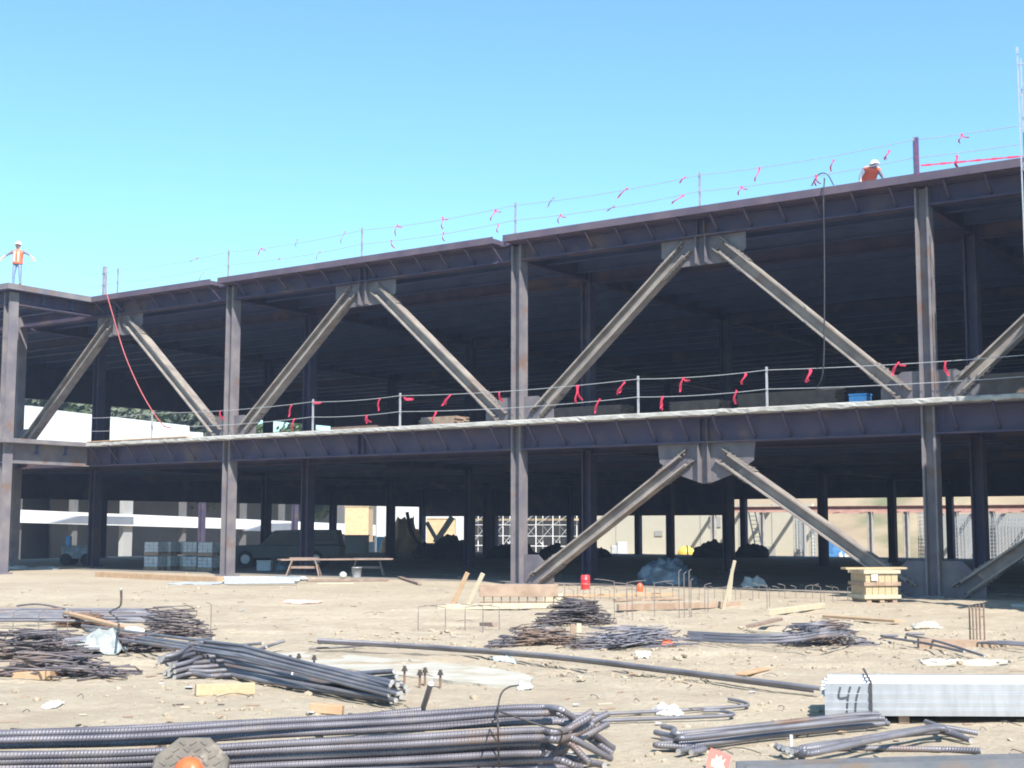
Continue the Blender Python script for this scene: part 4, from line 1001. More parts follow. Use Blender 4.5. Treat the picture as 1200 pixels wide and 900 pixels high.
# ---------------------------------------------------------------- wooden crate with plank
def crate():
    c = gp(1034, 706); W, D, H = .44, .40, .78; ax = (rh*.97+fh*.22).normalized(); ay = Vector((-ax.y, ax.x, 0)); c = c+ay*D
    t = thing('wooden_crate', c, 'square pale wooden crate of boards with a plank across its top', 'crate')
    for sx, sy, n in ((0,-1,'front'), (1,0,'side'), (0,1,'front'), (-1,0,'side')):
        mb = MB(); nrm = ax*sx+ay*sy; tang = ay if sx else ax; half = D if sx else W
        for k in range(5):
            a = -half+k*2*half/5+.006; b = a+2*half/5-.012
            mb.obox(c+nrm*((W if sx else D)-.02)+tang*(a+b)/2+Z3(.06+H/2-.03), tang*(b-a)/2, nrm*.018, Z3(H/2-.03))
        build('side_panel', mb, M['wood'], t)
        for z in (.14, .46, .76):
            mb = MB(); mb.obox(c+nrm*((W if sx else D)+.02)+Z3(z), tang*(half+(.06 if not sx else -.002)), nrm*.022, Z3(.045)); build('batten', mb, M['woodpale' if z != .46 else 'woodbrown'], t)
    for sx in (-.8, 0, .8):
        mb = MB(); mb.obox(c+ax*sx*W+Z3(.03), ax*.06, ay*D, Z3(.03)); build('skid', mb, M['woodbrown'], t)
    mb = MB(); mb.obox(c+Z3(.06+H-.04), ax*(W-.05), ay*(D-.05), Z3(.01)); build('lid', mb, M['wood'], t)
    timber(c-ax*.84+Z3(H+.055), c+ax*.86+Z3(H+.055), .30, .05, 'wood', 'plank balanced across the top of the wooden crate', 'plank', cat='plank')
    mb = MB(); mb.obox(c-ay*(D+.05)-ax*.22+Z3(.62), ax*.09, ay*.006, Z3(.08)); tag(build('paper_sheet', mb, M['paper'], origin=c), 'white paper sheet stapled to the front of the wooden crate', 'paper')
crate()

# ---------------------------------------------------------------- sawhorses with plank, bucket, pipes
def sawhorse(c, ax):
    ay = Vector((-ax.y, ax.x, 0)); c = Vector(c); H = .72
    t = thing('sawhorse', c, 'x', 'sawhorse', 'sawhorses under the long plank')
    mb = MB(); mb.obox(c+Z3(H-.06), ax*.55, ay*.045, Z3(.05)); build('top_beam', mb, M['woodgrey'], t)
    for sx in (-1, 1):
        for sy in (-1, 1):
            mb = MB(); mb.bar(c+ax*sx*.42+ay*sy*.05+Z3(H-.06), c+ax*sx*.62+ay*sy*.32, .09, .04, ax); build('leg', mb, M['woodgrey'], t)
        mb = MB(); mb.bar(c+ax*sx*.53+ay*.20+Z3(.34), c+ax*sx*.53-ay*.20+Z3(.34), .03, .09, (0,0,1)); build('cross_brace', mb, M['woodgrey'], t)
    mb = MB(); mb.bar(c-ax*.50+Z3(.34), c+ax*.50+Z3(.34), .03, .09, (0,0,1)); build('spreader', mb, M['woodgrey'], t)
    return t
sa = G(356, 675.5, .0); sb = G(431, 675.5, .0); axs = rh.copy()
s1 = sawhorse(sa, axs); s1['label'] = 'left wooden sawhorse under the long plank near the second column'
s2 = copy_thing(s1, sb); s2['label'] = 'right wooden sawhorse under the long plank near the metal bucket'
timber(G(327, 656, .74), G(458, 655, .74), .55, .05, 'woodgrey', 'long brown plank laid across two sawhorses', 'plank', cat='plank')
mb = MB(); p = gp(418, 677); tb = thing('bucket', p, 'grey metal bucket on the ground between the two sawhorses', 'bucket')
mb.lathe(p, [(.15, 0), (.19, .36), (.20, .36), (.20, .38), (.185, .38), (.14, .03)], 16); build('pail', mb, M['galv'], tb)
mb = MB(); mb.tube([p+rh*.19*math.cos(a)+Z3(.37-.12*math.sin(a))-fh*.12*math.sin(a) for a in [k*math.pi/8 for k in range(9)]], .008, 5); build('handle', mb, M['wire'], tb)
mb = MB(); p = gp(402, 678); mb.lathe(p, [(.03, 0), (.11, .03), (.14, .11), (.12, .19), (.05, .24), (.01, .25)], 14); tag(build('plastic_bag', mb, M['paper'], origin=p), 'small white bag on the ground left of the metal bucket', 'bag')
r = random.Random(21)
for i in range(9):
    y = 677+i*.8; h = .05+.05*(i % 3)
    mb = MB(); a = G(264+r.uniform(-3, 6), y, h); b = G(352+r.uniform(-8, 12), y-.5, h); mb.tube([a, (a+b)/2, b], .045, 8)
    tag(build('pipe', mb, M['pipe' if i % 2 else 'meshgrey'], origin=a), 'grey pipe in the low heap beside the left column base', 'pipe', 'pipes heaped beside the left column')
timber(gp(360,682,.05), gp(455,681,.05), .2, .08, 'woodgrey', 'dark flat timber lying in front of the sawhorses')
timber(gp(372,685,.03), gp(415,685,.03), .1, .05, 'woodpale', 'pale lath lying in front of the sawhorses', 'plank', cat='plank')
timber(gp(468,678,.05), gp(492,686,.05), .14, .06, 'woodgrey', 'short dark board lying right of the sawhorses', 'plank', cat='plank')
def sheet(name, px, py, w, d, m, label, cat, h=.04, seed=0, amp=.05):
    rr = random.Random(seed); c = gp(px, py); mb = MB(); n = 12; vs = []
    for i in range(n+1):
        for j in range(n+1):
            a = (i/n-.5)*w; b = (j/n-.5)*d; p = c+rh*a+fh*b; e = 1-max(abs(i/n-.5), abs(j/n-.5))*2
            q = Vector((i/n*3.1, j/n*3.1, seed*3.1)); p.z = gz(p.x, p.y)+.012+h*min(1, e*2.2)*(.75+.9*noise.noise(q))+amp*abs(noise.noise(q*2.2))+.004*rr.random()
            p += rh*noise.noise(q*1.3+Vector((5,0,0)))*.16*w+fh*noise.noise(q*1.3+Vector((0,9,0)))*.16*d; vs.append(p)
    fs = [(i*(n+1)+j, (i+1)*(n+1)+j, (i+1)*(n+1)+j+1, i*(n+1)+j+1) for i in range(n) for j in range(n)]
    mb.add(vs, fs, 0, False); m_ = len(vs)
    bot = [v-Z3(.012) for v in vs]; mb.add(bot, [f[::-1] for f in fs])
    edge = [(i, 0) for i in range(n)]+[(n, j) for j in range(n)]+[(i, n) for i in range(n, 0, -1)]+[(0, j) for j in range(n, 0, -1)]
    ids = [i*(n+1)+j for i, j in edge]
    mb.f += [[a, b, m_+b, m_+a] for a, b in zip(ids, ids[1:]+ids[:1])]; mb.mi += [0]*len(ids); mb.sm += [False]*len(ids)
    return tag(build(name, mb, M[m], origin=c), label, cat)
sheet('plastic_sheet', 233, 684, 1.6, 1.6, 'meshgrey', 'flat blue grey sheet lying in front of the left column', 'sheet', .02, 1)
sheet('plastic_sheet', 55, 667, 1.4, 1.5, 'meshgrey', 'small pale blue sheet lying at the dirt edge near the left corner', 'sheet', .08, 2)
sheet('plastic_sheet', 12, 667, 1.6, 1.6, 'paper', 'white sheet lying at the foot of the left wing column', 'sheet', .14, 3)
sheet('plastic_sheet', 116, 765, .70, .55, 'plastic', 'crumpled clear plastic sheet beside the rusty stirrup heap', 'sheet', .22, 4, .14)
sheet('paper_scrap', 62, 829, .17, .25, 'paper', 'square white paper scrap on open dirt at left', 'paper', .03, 5)
sheet('paper_scrap', 783, 836, .26, .3, 'paper', 'crumpled white paper scrap on the thin hooked bars', 'paper', .07, 6, .03)
sheet('paper_scrap', 346, 806, .18, .2, 'paper', 'folded white paper scrap stuck on the middle rebar pile', 'paper', .12, 7)
sheet('plastic_scrap', 615, 808, .16, .14, 'bag', 'grey plastic scrap at the end of the curled wire', 'scrap', .06, 8)
sheet('paper_scrap', 882, 688, .75, .5, 'paper', 'white crumpled bag at the dirt edge right of the tall stake', 'bag', .30, 9, .1)
sheet('paper_scrap', 1085, 737, .5, .4, 'pad', 'rounded white lump of concrete on the right dirt', 'lump', .10, 10)
sheet('plastic_scrap', 590, 775, .3, .25, 'palescrap', 'small pale blue plastic scrap in front of the very long bars', 'scrap', .03, 12)
sheet('paper_scrap', 754, 773, .22, .18, 'paper', 'flat white paper scrap in front of the grey stirrup bundle', 'paper', .02, 13)
sheet('plastic_scrap', 782, 758, .18, .14, 'orangered', 'small orange plastic scrap at the end of the grey stirrup bundle', 'scrap', .08, 14)
sheet('plastic_scrap', 352, 707, 1.0, .5, 'pink_steel', 'crumpled pale red tape lying on the open dirt at left', 'scrap', .06, 15)
sheet('paper_scrap', 1130, 777, 1.2, .3, 'pad', 'thin pale sheet half buried above the metal deck bundle', 'sheet', .02, 16)
sheet('plastic_sheet', 318, 676, .01, .01, 'plastic', 'x', 'sheet') if False else None
# small warning card
c = G(842, 893, .06); mb = MB(); ux = (rh*.9+Z3(-.35)).normalized(); uy = (Z3(.8)+fh*.5+rh*.25).normalized(); uy = (uy-ux*uy.dot(ux)).normalized(); nn = ux.cross(uy)
t = thing('warning_card', c, 'small red card with a white flame mark lying by the near beam', 'card')
mb.obox(c, ux*.085, uy*.085, nn*.004); build('card', mb, M['signred'], t)
mb = MB(); side = nn if nn.dot(fh) < 0 else -nn
mb.poly([c+side*.0055+ux*a+uy*b for a, b in ((-.05,-.055),(.03,-.065),(.055,-.03),(.035,.0),(.05,.045),(.018,.015),(.012,.06),(-.012,.03),(-.03,.05),(-.032,.012),(-.055,.0))], side*.001); build('flame_mark', mb, M['palecard'], t)
# red fuel drum and orange cap
p = gp(686, 691); t = thing('red_drum', p, 'small bright red drum standing at the edge of the shaded floor', 'drum')
mb = MB(); mb.lathe(p, [(.12, 0), (.135, .02), (.135, .14), (.145, .15), (.135, .16), (.135, .28), (.145, .29), (.135, .30), (.135, .41), (.12, .43)], 18); build('body', mb, M['red'], t)
mb = MB(); mb.lathe(p+rh*.06+Z3(.43), [(.03, 0), (.03, .03)], 10); build('cap', mb, M['wire'], t)
p = gp(750, 693); mb = MB(); mb.lathe(p+Z3(.0), [(.09, 0), (.10, .1), (.08, .2), (.03, .24)], 10); tag(build('safety_plug', mb, M['orangered'], origin=p), 'orange safety plug among the hooked dowels right of the red drum', 'plug')

# dirt clods
def clods():
    rr = random.Random(31); mb = MB()
    zones = [((560,758),(830,800),520), ((390,735),(560,760),260), ((850,735),(1200,785),620), ((180,790),(470,845),160), ((640,700),(1060,735),420), ((0,690),(520,735),260), ((700,800),(960,900),240), ((0,800),(560,850),140), ((100,672),(1200,700),420)]
    ico = [(0,0,1),(.89,0,.45),(.28,.85,.45),(-.72,.53,.45),(-.72,-.53,.45),(.28,-.85,.45),(.72,.53,-.45),(-.28,.85,-.45),(-.89,0,-.45),(-.28,-.85,-.45),(.72,-.53,-.45),(0,0,-1)]
    fc = [(0,1,2),(0,2,3),(0,3,4),(0,4,5),(0,5,1),(1,6,2),(2,7,3),(3,8,4),(4,9,5),(5,10,1),(2,6,7),(3,7,8),(4,8,9),(5,9,10),(1,10,6),(6,11,7),(7,11,8),(8,11,9),(9,11,10),(10,11,6)]
    for (x0, y0), (x1, y1), n in zones:
        for _ in range(int(n*.8)):
            p = gp(rr.uniform(x0, x1), rr.uniform(y0, y1)); d = p.dot(fh)
            s = (.009+.032*rr.random()**5)*(1+d/40)
            ro = rr.random()*6; cs, sn = math.cos(ro), math.sin(ro); fx = rr.uniform(.7, 1.4); fz = rr.uniform(.4, .8)
            mb.add([p+Vector(((x*cs-y*sn)*fx*s*rr.uniform(.75, 1.2), (x*sn+y*cs)*s*rr.uniform(.75, 1.2), z*fz*s*rr.uniform(.8, 1.2)+s*.15)) for x, y, z in ico], fc)
    tag(build('gravel', mb, M['dirt']), kind='stuff')
M['clod'] = mat('dirt_clods', (.36,.285,.205), (.52,.435,.33), 5, 1, 0, .3, 40)
clods()
def chips():
    rr = random.Random(41); mb = MB()
    for _ in range(420):
        y = 690+rr.random()**1.4*200; p = gp(rr.uniform(0, 1200), y, .012); a = rr.random()*3.14; d = rh*math.cos(a)+fh*math.sin(a); s_ = Vector((-d.y, d.x, 0)); l = rr.uniform(.015, .10)*(.7+p.dot(fh)/45)
        k = rr.random()
        if k < .62: mb.obox(p, d*l, s_*rr.uniform(.005, .016), Z3(.005), rr.choice((0, 0, 1, 2)))
        elif k < .85:                                    # curled tie wire
            q = [p+d*l*2*(t-.5)*2+s_*l*math.sin(t*4+a*3)*.8+Z3(.01+.03*math.sin(t*3.1)) for t in (0, .2, .4, .6, .8, 1)]; mb.tube(q, .004, 4, 2)
        else:                                            # torn scraps
            w = l*.8; mb.poly([p+d*w+Z3(.01), p+s_*w*.6+Z3(.016), p-d*w*.8+Z3(.012), p-s_*w*.7+Z3(.014)], (0, 0, .004), rr.choice((3, 3, 4)))
    tag(build('debris', mb, [M['woodbrown'], M['woodpale'], M['wire'], M['bag'], M['woodorange']]), kind='stuff')
chips()

# ---------------------------------------------------------------- things standing inside, under the building
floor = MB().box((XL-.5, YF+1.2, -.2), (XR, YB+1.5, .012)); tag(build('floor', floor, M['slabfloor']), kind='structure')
# wrapped pallets
pal = None
def pallet_stack(p, label):
    t = thing('pallet_stack', p, label, 'pallet', 'wrapped pallets in the shade'); 
    ax, ay = Vector((.97,.24,0)), Vector((-.24,.97,0))
    for z0, m in ((0, 'bag'), (.62, 'bag')):
        mb = MB()
        for k in (-.4, 0, .4): mb.obox(p+ay*k*.9+Z3(z0+.05), ax*.36, ay*.05, Z3(.05))
        mb.obox(p+Z3(z0+.115), ax*.36, ay*.42, Z3(.014)); build('pallet', mb, M['woodbrown'], t)
        mb = MB(); rr = random.Random(int(z0*10)+3)
        for a in (-1, 0, 1):
            for b in (-1, 0, 1):
                for c in range(3): mb.obox(p+ax*a*.235+ay*b*.27+Z3(z0+.205+c*.145), ax*.108, ay*.125, Z3(.066))
        build('bags', mb, M[m], t)
    return t
for i, (x, y, lb) in enumerate(((183,667.5,'grey wrapped pallet stack in the shade, nearest the leftmost bay middle column'), (198,667,'pale wrapped pallet stack second from left in the shaded row'), (212,666.5,'tan wrapped pallet stack in the middle of the shaded row'), (228,667.5,'blue grey wrapped pallet stack right of the tan one'), (246,668.5,'wrapped pallet stack nearest the sunlit left column'))):
    p = G(x, y, .012)
    if pal is None: pal = pallet_stack(p, lb)
    else: c = copy_thing(pal, p); c['label'] = lb
# white box and blue bag
p = G(310, 669, .012); mb = MB(); t = thing('storage_box', p, 'pale translucent storage box standing in the shade by the sawhorses', 'box')
mb.obox(p+Z3(.2), rh*.30, fh*.22, Z3(.2)); build('tub', mb, M['meshgrey'], t, bevel=.03); mb = MB(); mb.obox(p+Z3(.42), rh*.32, fh*.24, Z3(.018)); build('lid', mb, M['paper'], t)
def lump(name, c, rx, ry, h, m, label, cat, seed, kind=None):
    mb = MB(); n, k = 40, 18; vs = []; fs = []
    for i in range(k+1):
        for j in range(n):
            th = i/k*math.pi/2; ph = 2*math.pi*j/n; d = Vector((math.cos(th)*math.cos(ph), math.cos(th)*math.sin(ph), math.sin(th)))
            f = 1+.30*noise.noise(d*2.1+Vector((seed*3.7, 0, 0)))+.16*noise.noise(d*5+Vector((seed, 4, 0)))+.10*noise.noise(d*11+Vector((seed, 1, 2)))
            vs.append(c+rh*d.x*rx*f+fh*d.y*ry*f+Z3(d.z*h*f-.03))
    for i in range(k):
        for j in range(n): fs.append((i*n+j, i*n+(j+1) % n, (i+1)*n+(j+1) % n, (i+1)*n+j))
    mb.add(vs, fs, 0, True); fs2 = [tuple(range(n))[::-1]]; mb.add(vs[:n], fs2)
    return tag(build(name, mb, M[m], origin=c), label, cat, kind=kind)
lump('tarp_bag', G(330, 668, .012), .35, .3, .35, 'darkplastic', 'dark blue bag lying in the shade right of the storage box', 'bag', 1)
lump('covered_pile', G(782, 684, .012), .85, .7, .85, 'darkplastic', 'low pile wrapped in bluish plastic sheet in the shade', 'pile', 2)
# pickup truck with a shell
def pickup():
    c = G(336, 664.5, .012); ax = -rh; ay = fh; t = thing('pickup_truck', c, 'silver pickup truck with bed cap, paint darkened for the shade under the building', 'truck')
    S = lambda a, b, z: c+ax*a+ay*b+Z3(z)
    def side_solid(prof, w, m, name, parent=None, taper=None):
        mb = MB(); n = len(prof); vs = [S(a, -w, z) for a, z in prof]+[S(a, w, z) for a, z in prof]
        fs = [tuple(range(n)), tuple(range(n, 2*n))[::-1]]+[(i, n+i, n+(i+1) % n, (i+1) % n) for i in range(n)]
        mb.add(vs, fs); return build(name, mb, M[m], parent or t, bevel=.03)
    body = side_solid([(-2.55,.5),(-2.6,.95),(-2.55,1.02),(.95,1.02),(2.3,.98),(2.62,.85),(2.65,.5),(2.1,.42),(2.05,.62),(1.75,.78),(1.45,.62),(1.4,.42),(-1.1,.42),(-1.15,.62),(-1.45,.78),(-1.75,.62),(-1.8,.42)], .92, 'silvercar', 'body')
    cab = side_solid([(1.15,1.0),(.45,1.68),(-.75,1.72),(-.85,1.0)], .80, 'silvercar', 'cab')
    for s_ in (-1, 1): mb = MB(); mb.add([S(.95, s_*.805, 1.06), S(.42, s_*.805, 1.60), S(-.68, s_*.805, 1.62), S(-.74, s_*.805, 1.06)], [(0,1,2,3)] if s_ > 0 else [(3,2,1,0)]); build('side_window', mb, M['glass'], cab)
    mb = MB(); mb.add([S(1.14, -.70, 1.05), S(1.14, .70, 1.05), S(.50, .64, 1.65), S(.50, -.64, 1.65)], [(0,1,2,3)]); build('windscreen', mb, M['glass'], cab)
    side_solid([(-.9,1.03),(-.9,1.72),(-2.4,1.72),(-2.55,1.03)], .85, 'silvercar', 'bed_cap')
    for s_ in (-1, 1): mb = MB(); mb.add([S(-1.05, s_*.855, 1.2), S(-1.05, s_*.855, 1.58), S(-2.25, s_*.855, 1.58), S(-2.3, s_*.855, 1.2)], [(0,1,2,3)]); build('cap_window', mb, M['glass'], t)
    for a in (1.75, -1.45):
        for s_ in (-1, 1):
            w = build('wheel', MB().lathe(S(a, s_*.80, .38), [(.22,-.10),(.37,-.11),(.38,-.08),(.38,.08),(.37,.11),(.22,.10)], 20, ay), M['rubberdark'], t)
            build('rim', MB().lathe(S(a, s_*.80+s_*.02, .38), [(.21,-.09),(.21,.09),(.05,.10)], 14, ay), M['galv'], w)
    mb = MB(); mb.obox(S(2.63,.65,.80), ax*.03, ay*.18, Z3(.08)); build('headlight', mb, M['paper'], t); mb = MB(); mb.obox(S(2.63,-.65,.80), ax*.03, ay*.18, Z3(.08)); build('headlight', mb, M['paper'], t)
    mb = MB(); mb.obox(S(2.68,0,.55), ax*.05, ay*.9, Z3(.08)); build('bumper', mb, M['galv'], t)
pickup()

# ---------------------------------------------------------------- far background
# portable toilet, boxes
def toilet(px, ytop, d, label):
    top = PD(px, ytop, d); H = 2.25; c = Vector((top.x, top.y, top.z-H)); t = thing('portable_toilet', c, label, 'portable toilet')
    mb = MB(); mb.obox(c+Z3(1.0), rh*.55, fh*.55, Z3(1.0)); build('cabin', mb, M['lightblue'], t, bevel=.03)
    mb = MB(); mb.lathe(c+Z3(2.0), [(.80, 0), (.74, .12), (.5, .2), (.2, .25)], 8); build('roof', mb, M['paper'], t)
    mb = MB(); mb.obox(c-fh*.56+Z3(1.0), rh*.40, fh*.012, Z3(.92)); d_ = build('door', mb, M['lightblue'], t); mb = MB(); mb.obox(c-fh*.585+rh*.28+Z3(1.0), rh*.03, fh*.012, Z3(.08)); build('handle', mb, M['paper'], d_)
toilet(366, 629, 98, 'pale blue portable toilet with white roof beyond the building')
p = PD(383, 648, 84); mb = MB()
t = thing('cable_reel', Vector((p.x, p.y, p.z-.9)), 'orange wooden crate pile standing beyond the building right of the toilet', 'crate')
c = Vector((p.x, p.y, p.z-.9)); mb.obox(c+Z3(.6), rh*.62, fh*.4, Z3(.6)); build('lower_box', mb, M['woodorange'], t); mb = MB(); mb.obox(c+rh*.1+Z3(1.6), rh*.14, fh*.12, Z3(.42)); build('post', mb, M['orange'], t); mb = MB(); mb.obox(c+rh*.45+Z3(1.35), rh*.12, fh*.3, Z3(.2)); build('upper_box', mb, M['tan'], t)
t.name = 'crate_pile'

# parking garage at the far left: levels between sloping white parapets
def garage():
    az = math.radians(20); dv = fh*math.cos(az)+rh*math.sin(az)      # direction the wall runs
    p0 = PD(27, 600, 92); nv = Vector((dv.y, -dv.x, 0))
    if nv.dot(p0-CAM) > 0: nv = -nv
    p0.z = 0
    def W(px, py, off=0.0):
        d = ray(px, py); o = p0+nv*off; k = (o-CAM).dot(nv)/d.dot(nv); return CAM+d*k
    t = thing('parking_garage', Vector((p0.x, p0.y, -1.3)), 'long white parking garage with sloping parapet far left behind the steel frame', 'building')
    def panel(name, P, m, th=.25, off=0.0):
        pts = [W(x, y, off) for x, y in P]; return build(name, MB().poly(pts, -nv*th), M[m], t)
    panel('upper_parapet', [(-60,468),(27,475),(60,478),(60,480),(222,499),(222,506),(238,507),(238,560),(-60,552)], 'whitewall', .3)
    panel('ramp_parapet', [(-60,593),(27,597.5),(300,609),(420,614.5),(440,615.2),(440,627.5),(300,620.5),(27,612.5),(-60,609)], 'whitewall', .3, .1)
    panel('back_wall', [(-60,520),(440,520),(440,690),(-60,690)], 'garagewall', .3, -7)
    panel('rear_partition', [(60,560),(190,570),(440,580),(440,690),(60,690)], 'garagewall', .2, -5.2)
    for y0 in (W(100, 565).z,):
        mb = MB(); a = W(-60, 560); b = W(440, 590); 
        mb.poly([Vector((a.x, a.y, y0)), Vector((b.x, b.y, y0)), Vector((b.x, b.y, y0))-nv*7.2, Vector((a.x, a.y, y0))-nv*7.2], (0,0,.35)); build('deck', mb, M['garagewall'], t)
    zt = W(100, 484).z; a = W(-60, 480); b = W(238, 480)
    for px in (20, 86, 148, 214, 285, 330, 395, 438):
        a = W(px, 600, -.4); w_ = .9 if px == 148 else .4
        mb = MB(); mb.obox(Vector((a.x, a.y, 2.2)), dv*w_/2*1.2, nv*.22, Z3(3.6)); build('pillar', mb, M['greywall'] if px == 148 else M['garagewall'], t)
    # flat slate-grey panels in front of the ramp
    r0 = [W(55,613,2), W(150,615,2), W(150,605.5,2), W(88,604.5,2)]
    build('slate_panel', MB().poly(r0, nv*.5), M['slatepanel'], t)
    r1 = [W(283,622,2), W(336,623,2), W(336,613,2), W(312,613.5,2)]
    build('slate_panel', MB().poly(r1, nv*.5), M['slatepanel'], t)
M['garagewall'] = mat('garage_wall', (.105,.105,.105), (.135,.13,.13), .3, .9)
M['slatepanel'] = mat('slate_grey', (.17,.19,.23), (.21,.23,.27), .5, .8)
garage()

# trees behind the garage
def tree(px, ytop, d, w, label, m, seed, ybase=640):
    rr = random.Random(seed); top = PD(px, ytop, d); c = Vector((top.x, top.y, -1.3)); H = top.z+1.3
    t = thing('tree', c, label, 'tree', 'trees beyond the garage')
    mb = MB(); mb.tube([c+Z3(-.2), c+Z3(H*.3)+rh*.2, c+Z3(H*.55)+rh*.3, c+Z3(H*.85)+rh*.1], .32, 8, taper=.25)
    for k in range(7):
        a = rr.random()*6.28; z = H*rr.uniform(.35, .7); o = Vector((math.cos(a), math.sin(a), .7))*w*.32; mb.tube([c+Z3(z)+rh*.2, c+Z3(z)+o*.5+rh*.2, c+Z3(z)+o], .12, 6, taper=.3)
    build('trunk', mb, M['bark'], t)
    mb = MB(); cl = []
    for k in range(26):
        a = rr.random()*6.28; q = rr.random()**.5; zz = rr.uniform(.34, .97); wid = w*.5*math.sin(max(.12, min(1, (1.06-zz)/.66))*1.6); cl.append((c+Vector((math.cos(a)*q*wid, math.sin(a)*q*wid, H*zz)), w*rr.uniform(.10, .20)))
    for cc, rad in cl:
        for _ in range(130):
            v = Vector((rr.gauss(0,1), rr.gauss(0,1), rr.gauss(0,.8))); v = v.normalized()*rad*rr.random()**.45; p = cc+v
            n = Vector((rr.gauss(0,1), rr.gauss(0,1), rr.gauss(.4,1))).normalized(); x = n.orthogonal().normalized(); y = n.cross(x); s_ = rr.uniform(.22, .46)
            mb.add([p-x*s_, p-y*s_*.55, p+x*s_, p+y*s_*.55], [(0,1,2,3)])
    build('crown', mb, M[m], t)
names = ['tree with grey green crown leftmost above the white garage', 'tall tree second from left above the white garage', 'broad dark tree above the middle of the white garage', 'tree right of the broad dark one above the garage', 'grey green tree above the right end of the garage', 'bright green tree seen low beside the left column gusset', 'bright green bush tree right of the left column gusset', 'dark tree at the far left edge behind the wing column', 'rear grey tree peeking between the first and second garage trees', 'rear green tree peeking left of the broad dark tree', 'rear grey green tree peeking right of the broad dark tree', 'rear green tree above the stepped garage corner', 'low green tree filling the gap left of the column gusset']
for i, (px, yt, d, w, m) in enumerate(((45,452,125,12,'leafgrey'), (90,448,130,12,'leaf'), (135,455,128,13,'leafgrey'), (180,462,130,12,'leaf'), (226,470,126,11,'leafgrey'), (303,478,140,9,'leaf'), (345,484,142,9,'leaf'), (8,450,128,12,'leaf'), (66,455,140,13,'leafgrey'), (112,458,141,13,'leaf'), (158,462,140,13,'leafgrey'), (204,468,139,13,'leaf'), (262,480,138,11,'leaf'))):
    tree(px, yt, d, w, names[i], m, 50+i)

# hillside behind
def hill():
    mb = MB(); nx, ny = 90, 26; x0, x1 = -110, 120; vs = []
    for j in range(ny+1):
        for i in range(nx+1):
            x = x0+(x1-x0)*i/nx; y = 112+j*3.2
            h = -1.4+22*smooth(0, 1, j/ny*1.25)*smooth(-105, -62, x)+1.0*noise.noise(Vector((x*.08, y*.08, 1)))*smooth(0, .3, j/ny)+.5*math.floor(j/4) % 2*.6
            vs.append((x, y, h))
    fs = [(j*(nx+1)+i, j*(nx+1)+i+1, (j+1)*(nx+1)+i+1, (j+1)*(nx+1)+i) for j in range(ny) for i in range(nx)]
    mb.add(vs, fs, 0, True); tag(build('hill', mb, M['hill']), kind='structure')
hill()

# cream retaining wall, dark backdrop wall
def wall_between(name, pxa, pxb, Y, ztop, m, label, cat='wall', th=.4):
    a = PY(pxa, 620, Y).x; b = PY(pxb, 620, Y).x
    return tag(build(name, MB().box((a, Y, -1.6), (b, Y+th, ztop)), M[m], origin=((a+b)/2, Y, -1.5)), label, cat)
wall_between('retaining_wall', 695, 952, 93.0, 3.6, 'cream', 'long cream concrete retaining wall beyond the ground floor')
rw = [o for o in bpy.data.objects if o.name.startswith('retaining_wall')][0]
for px in (722, 748, 783, 821, 866, 905, 938):
    x = PY(px, 620, 93).x; build('joint', MB().box((x-.03, 92.975, -1.6), (x+.03, 92.998, 3.6)), M['greywall'], rw)
for px, w_, z0, z1 in ((838, .5, 1.9, 2.7), (772, .35, 1.2, 1.6), (900, .6, -.2, .5)):
    x = PY(px, 620, 93).x; build('form_panel', MB().box((x-w_, 92.94, z0), (x+w_, 92.972, z1)), M['greywall'], rw)
wall_between('backdrop_wall', 556, 698, 97.0, 4.6, 'nearblack', 'dark backdrop wall behind the white scaffold')  # added backdrop; darkness is in its colour, since sun would light it
wall_between('concrete_wall', 1104, 1330, 99.0, 2.9, 'greywall', 'grey wall behind the steel cages at the far right')
wall_between('white_wall', 420, 565, 121.0, 4.6, 'whitewall', 'low white wall far beyond the soil mound and boom lift')
# tan soil mound
lump('soil_mound', Vector((PD(472, 650, 100).x, PD(472, 650, 100).y, -1.3)), 1.7, 2.5, 3.9, 'tansoil' if 'tansoil' in M else 'tan', 'tan soil mound beyond the ground floor left of the scaffold', 'mound', 5)
# scaffold
def scaffold():
    Y = 91.0; xa = PY(552, 620, Y).x; xb = PY(668, 620, Y).x; t = thing('scaffold', ((xa+xb)/2, Y, -1.2), 'white tube scaffold with a yellow plank seen through the ground floor', 'scaffold')
    n = 6; ps = [xa+(xb-xa)*k/n for k in range(n+1)]; zb = -1.3
    mb = MB()
    for x in ps:
        for y in (Y, Y+1.0): mb.tube([(x, y, zb), (x, y, 3.4)], .04, 6)
    build('standards', mb, M['white'], t)
    mb = MB()
    for z in (.35, 1.15, 2.05, 2.95):
        for y in (Y, Y+1): mb.tube([(xa, y, z), (xb, y, z)], .033, 6)
    build('ledgers', mb, M['white'], t)
    mb = MB()
    for a, b in zip(ps, ps[1:]):
        mb.tube([(a, Y-.03, .4), (b, Y-.03, 2.0)], .024, 5); mb.tube([(a, Y-.03, 2.0), (b, Y-.03, 2.95)], .024, 5); mb.tube([(a, Y+1.03, 2.0), (b, Y+1.03, .4)], .035, 5)
    build('cross_braces', mb, M['white'], t)
    mb = MB(); mb.box((xa-.5, Y+.1, 2.40), (xb+.3, Y+.9, 2.56)); build('plank', mb, M['wood'], t)
scaffold()
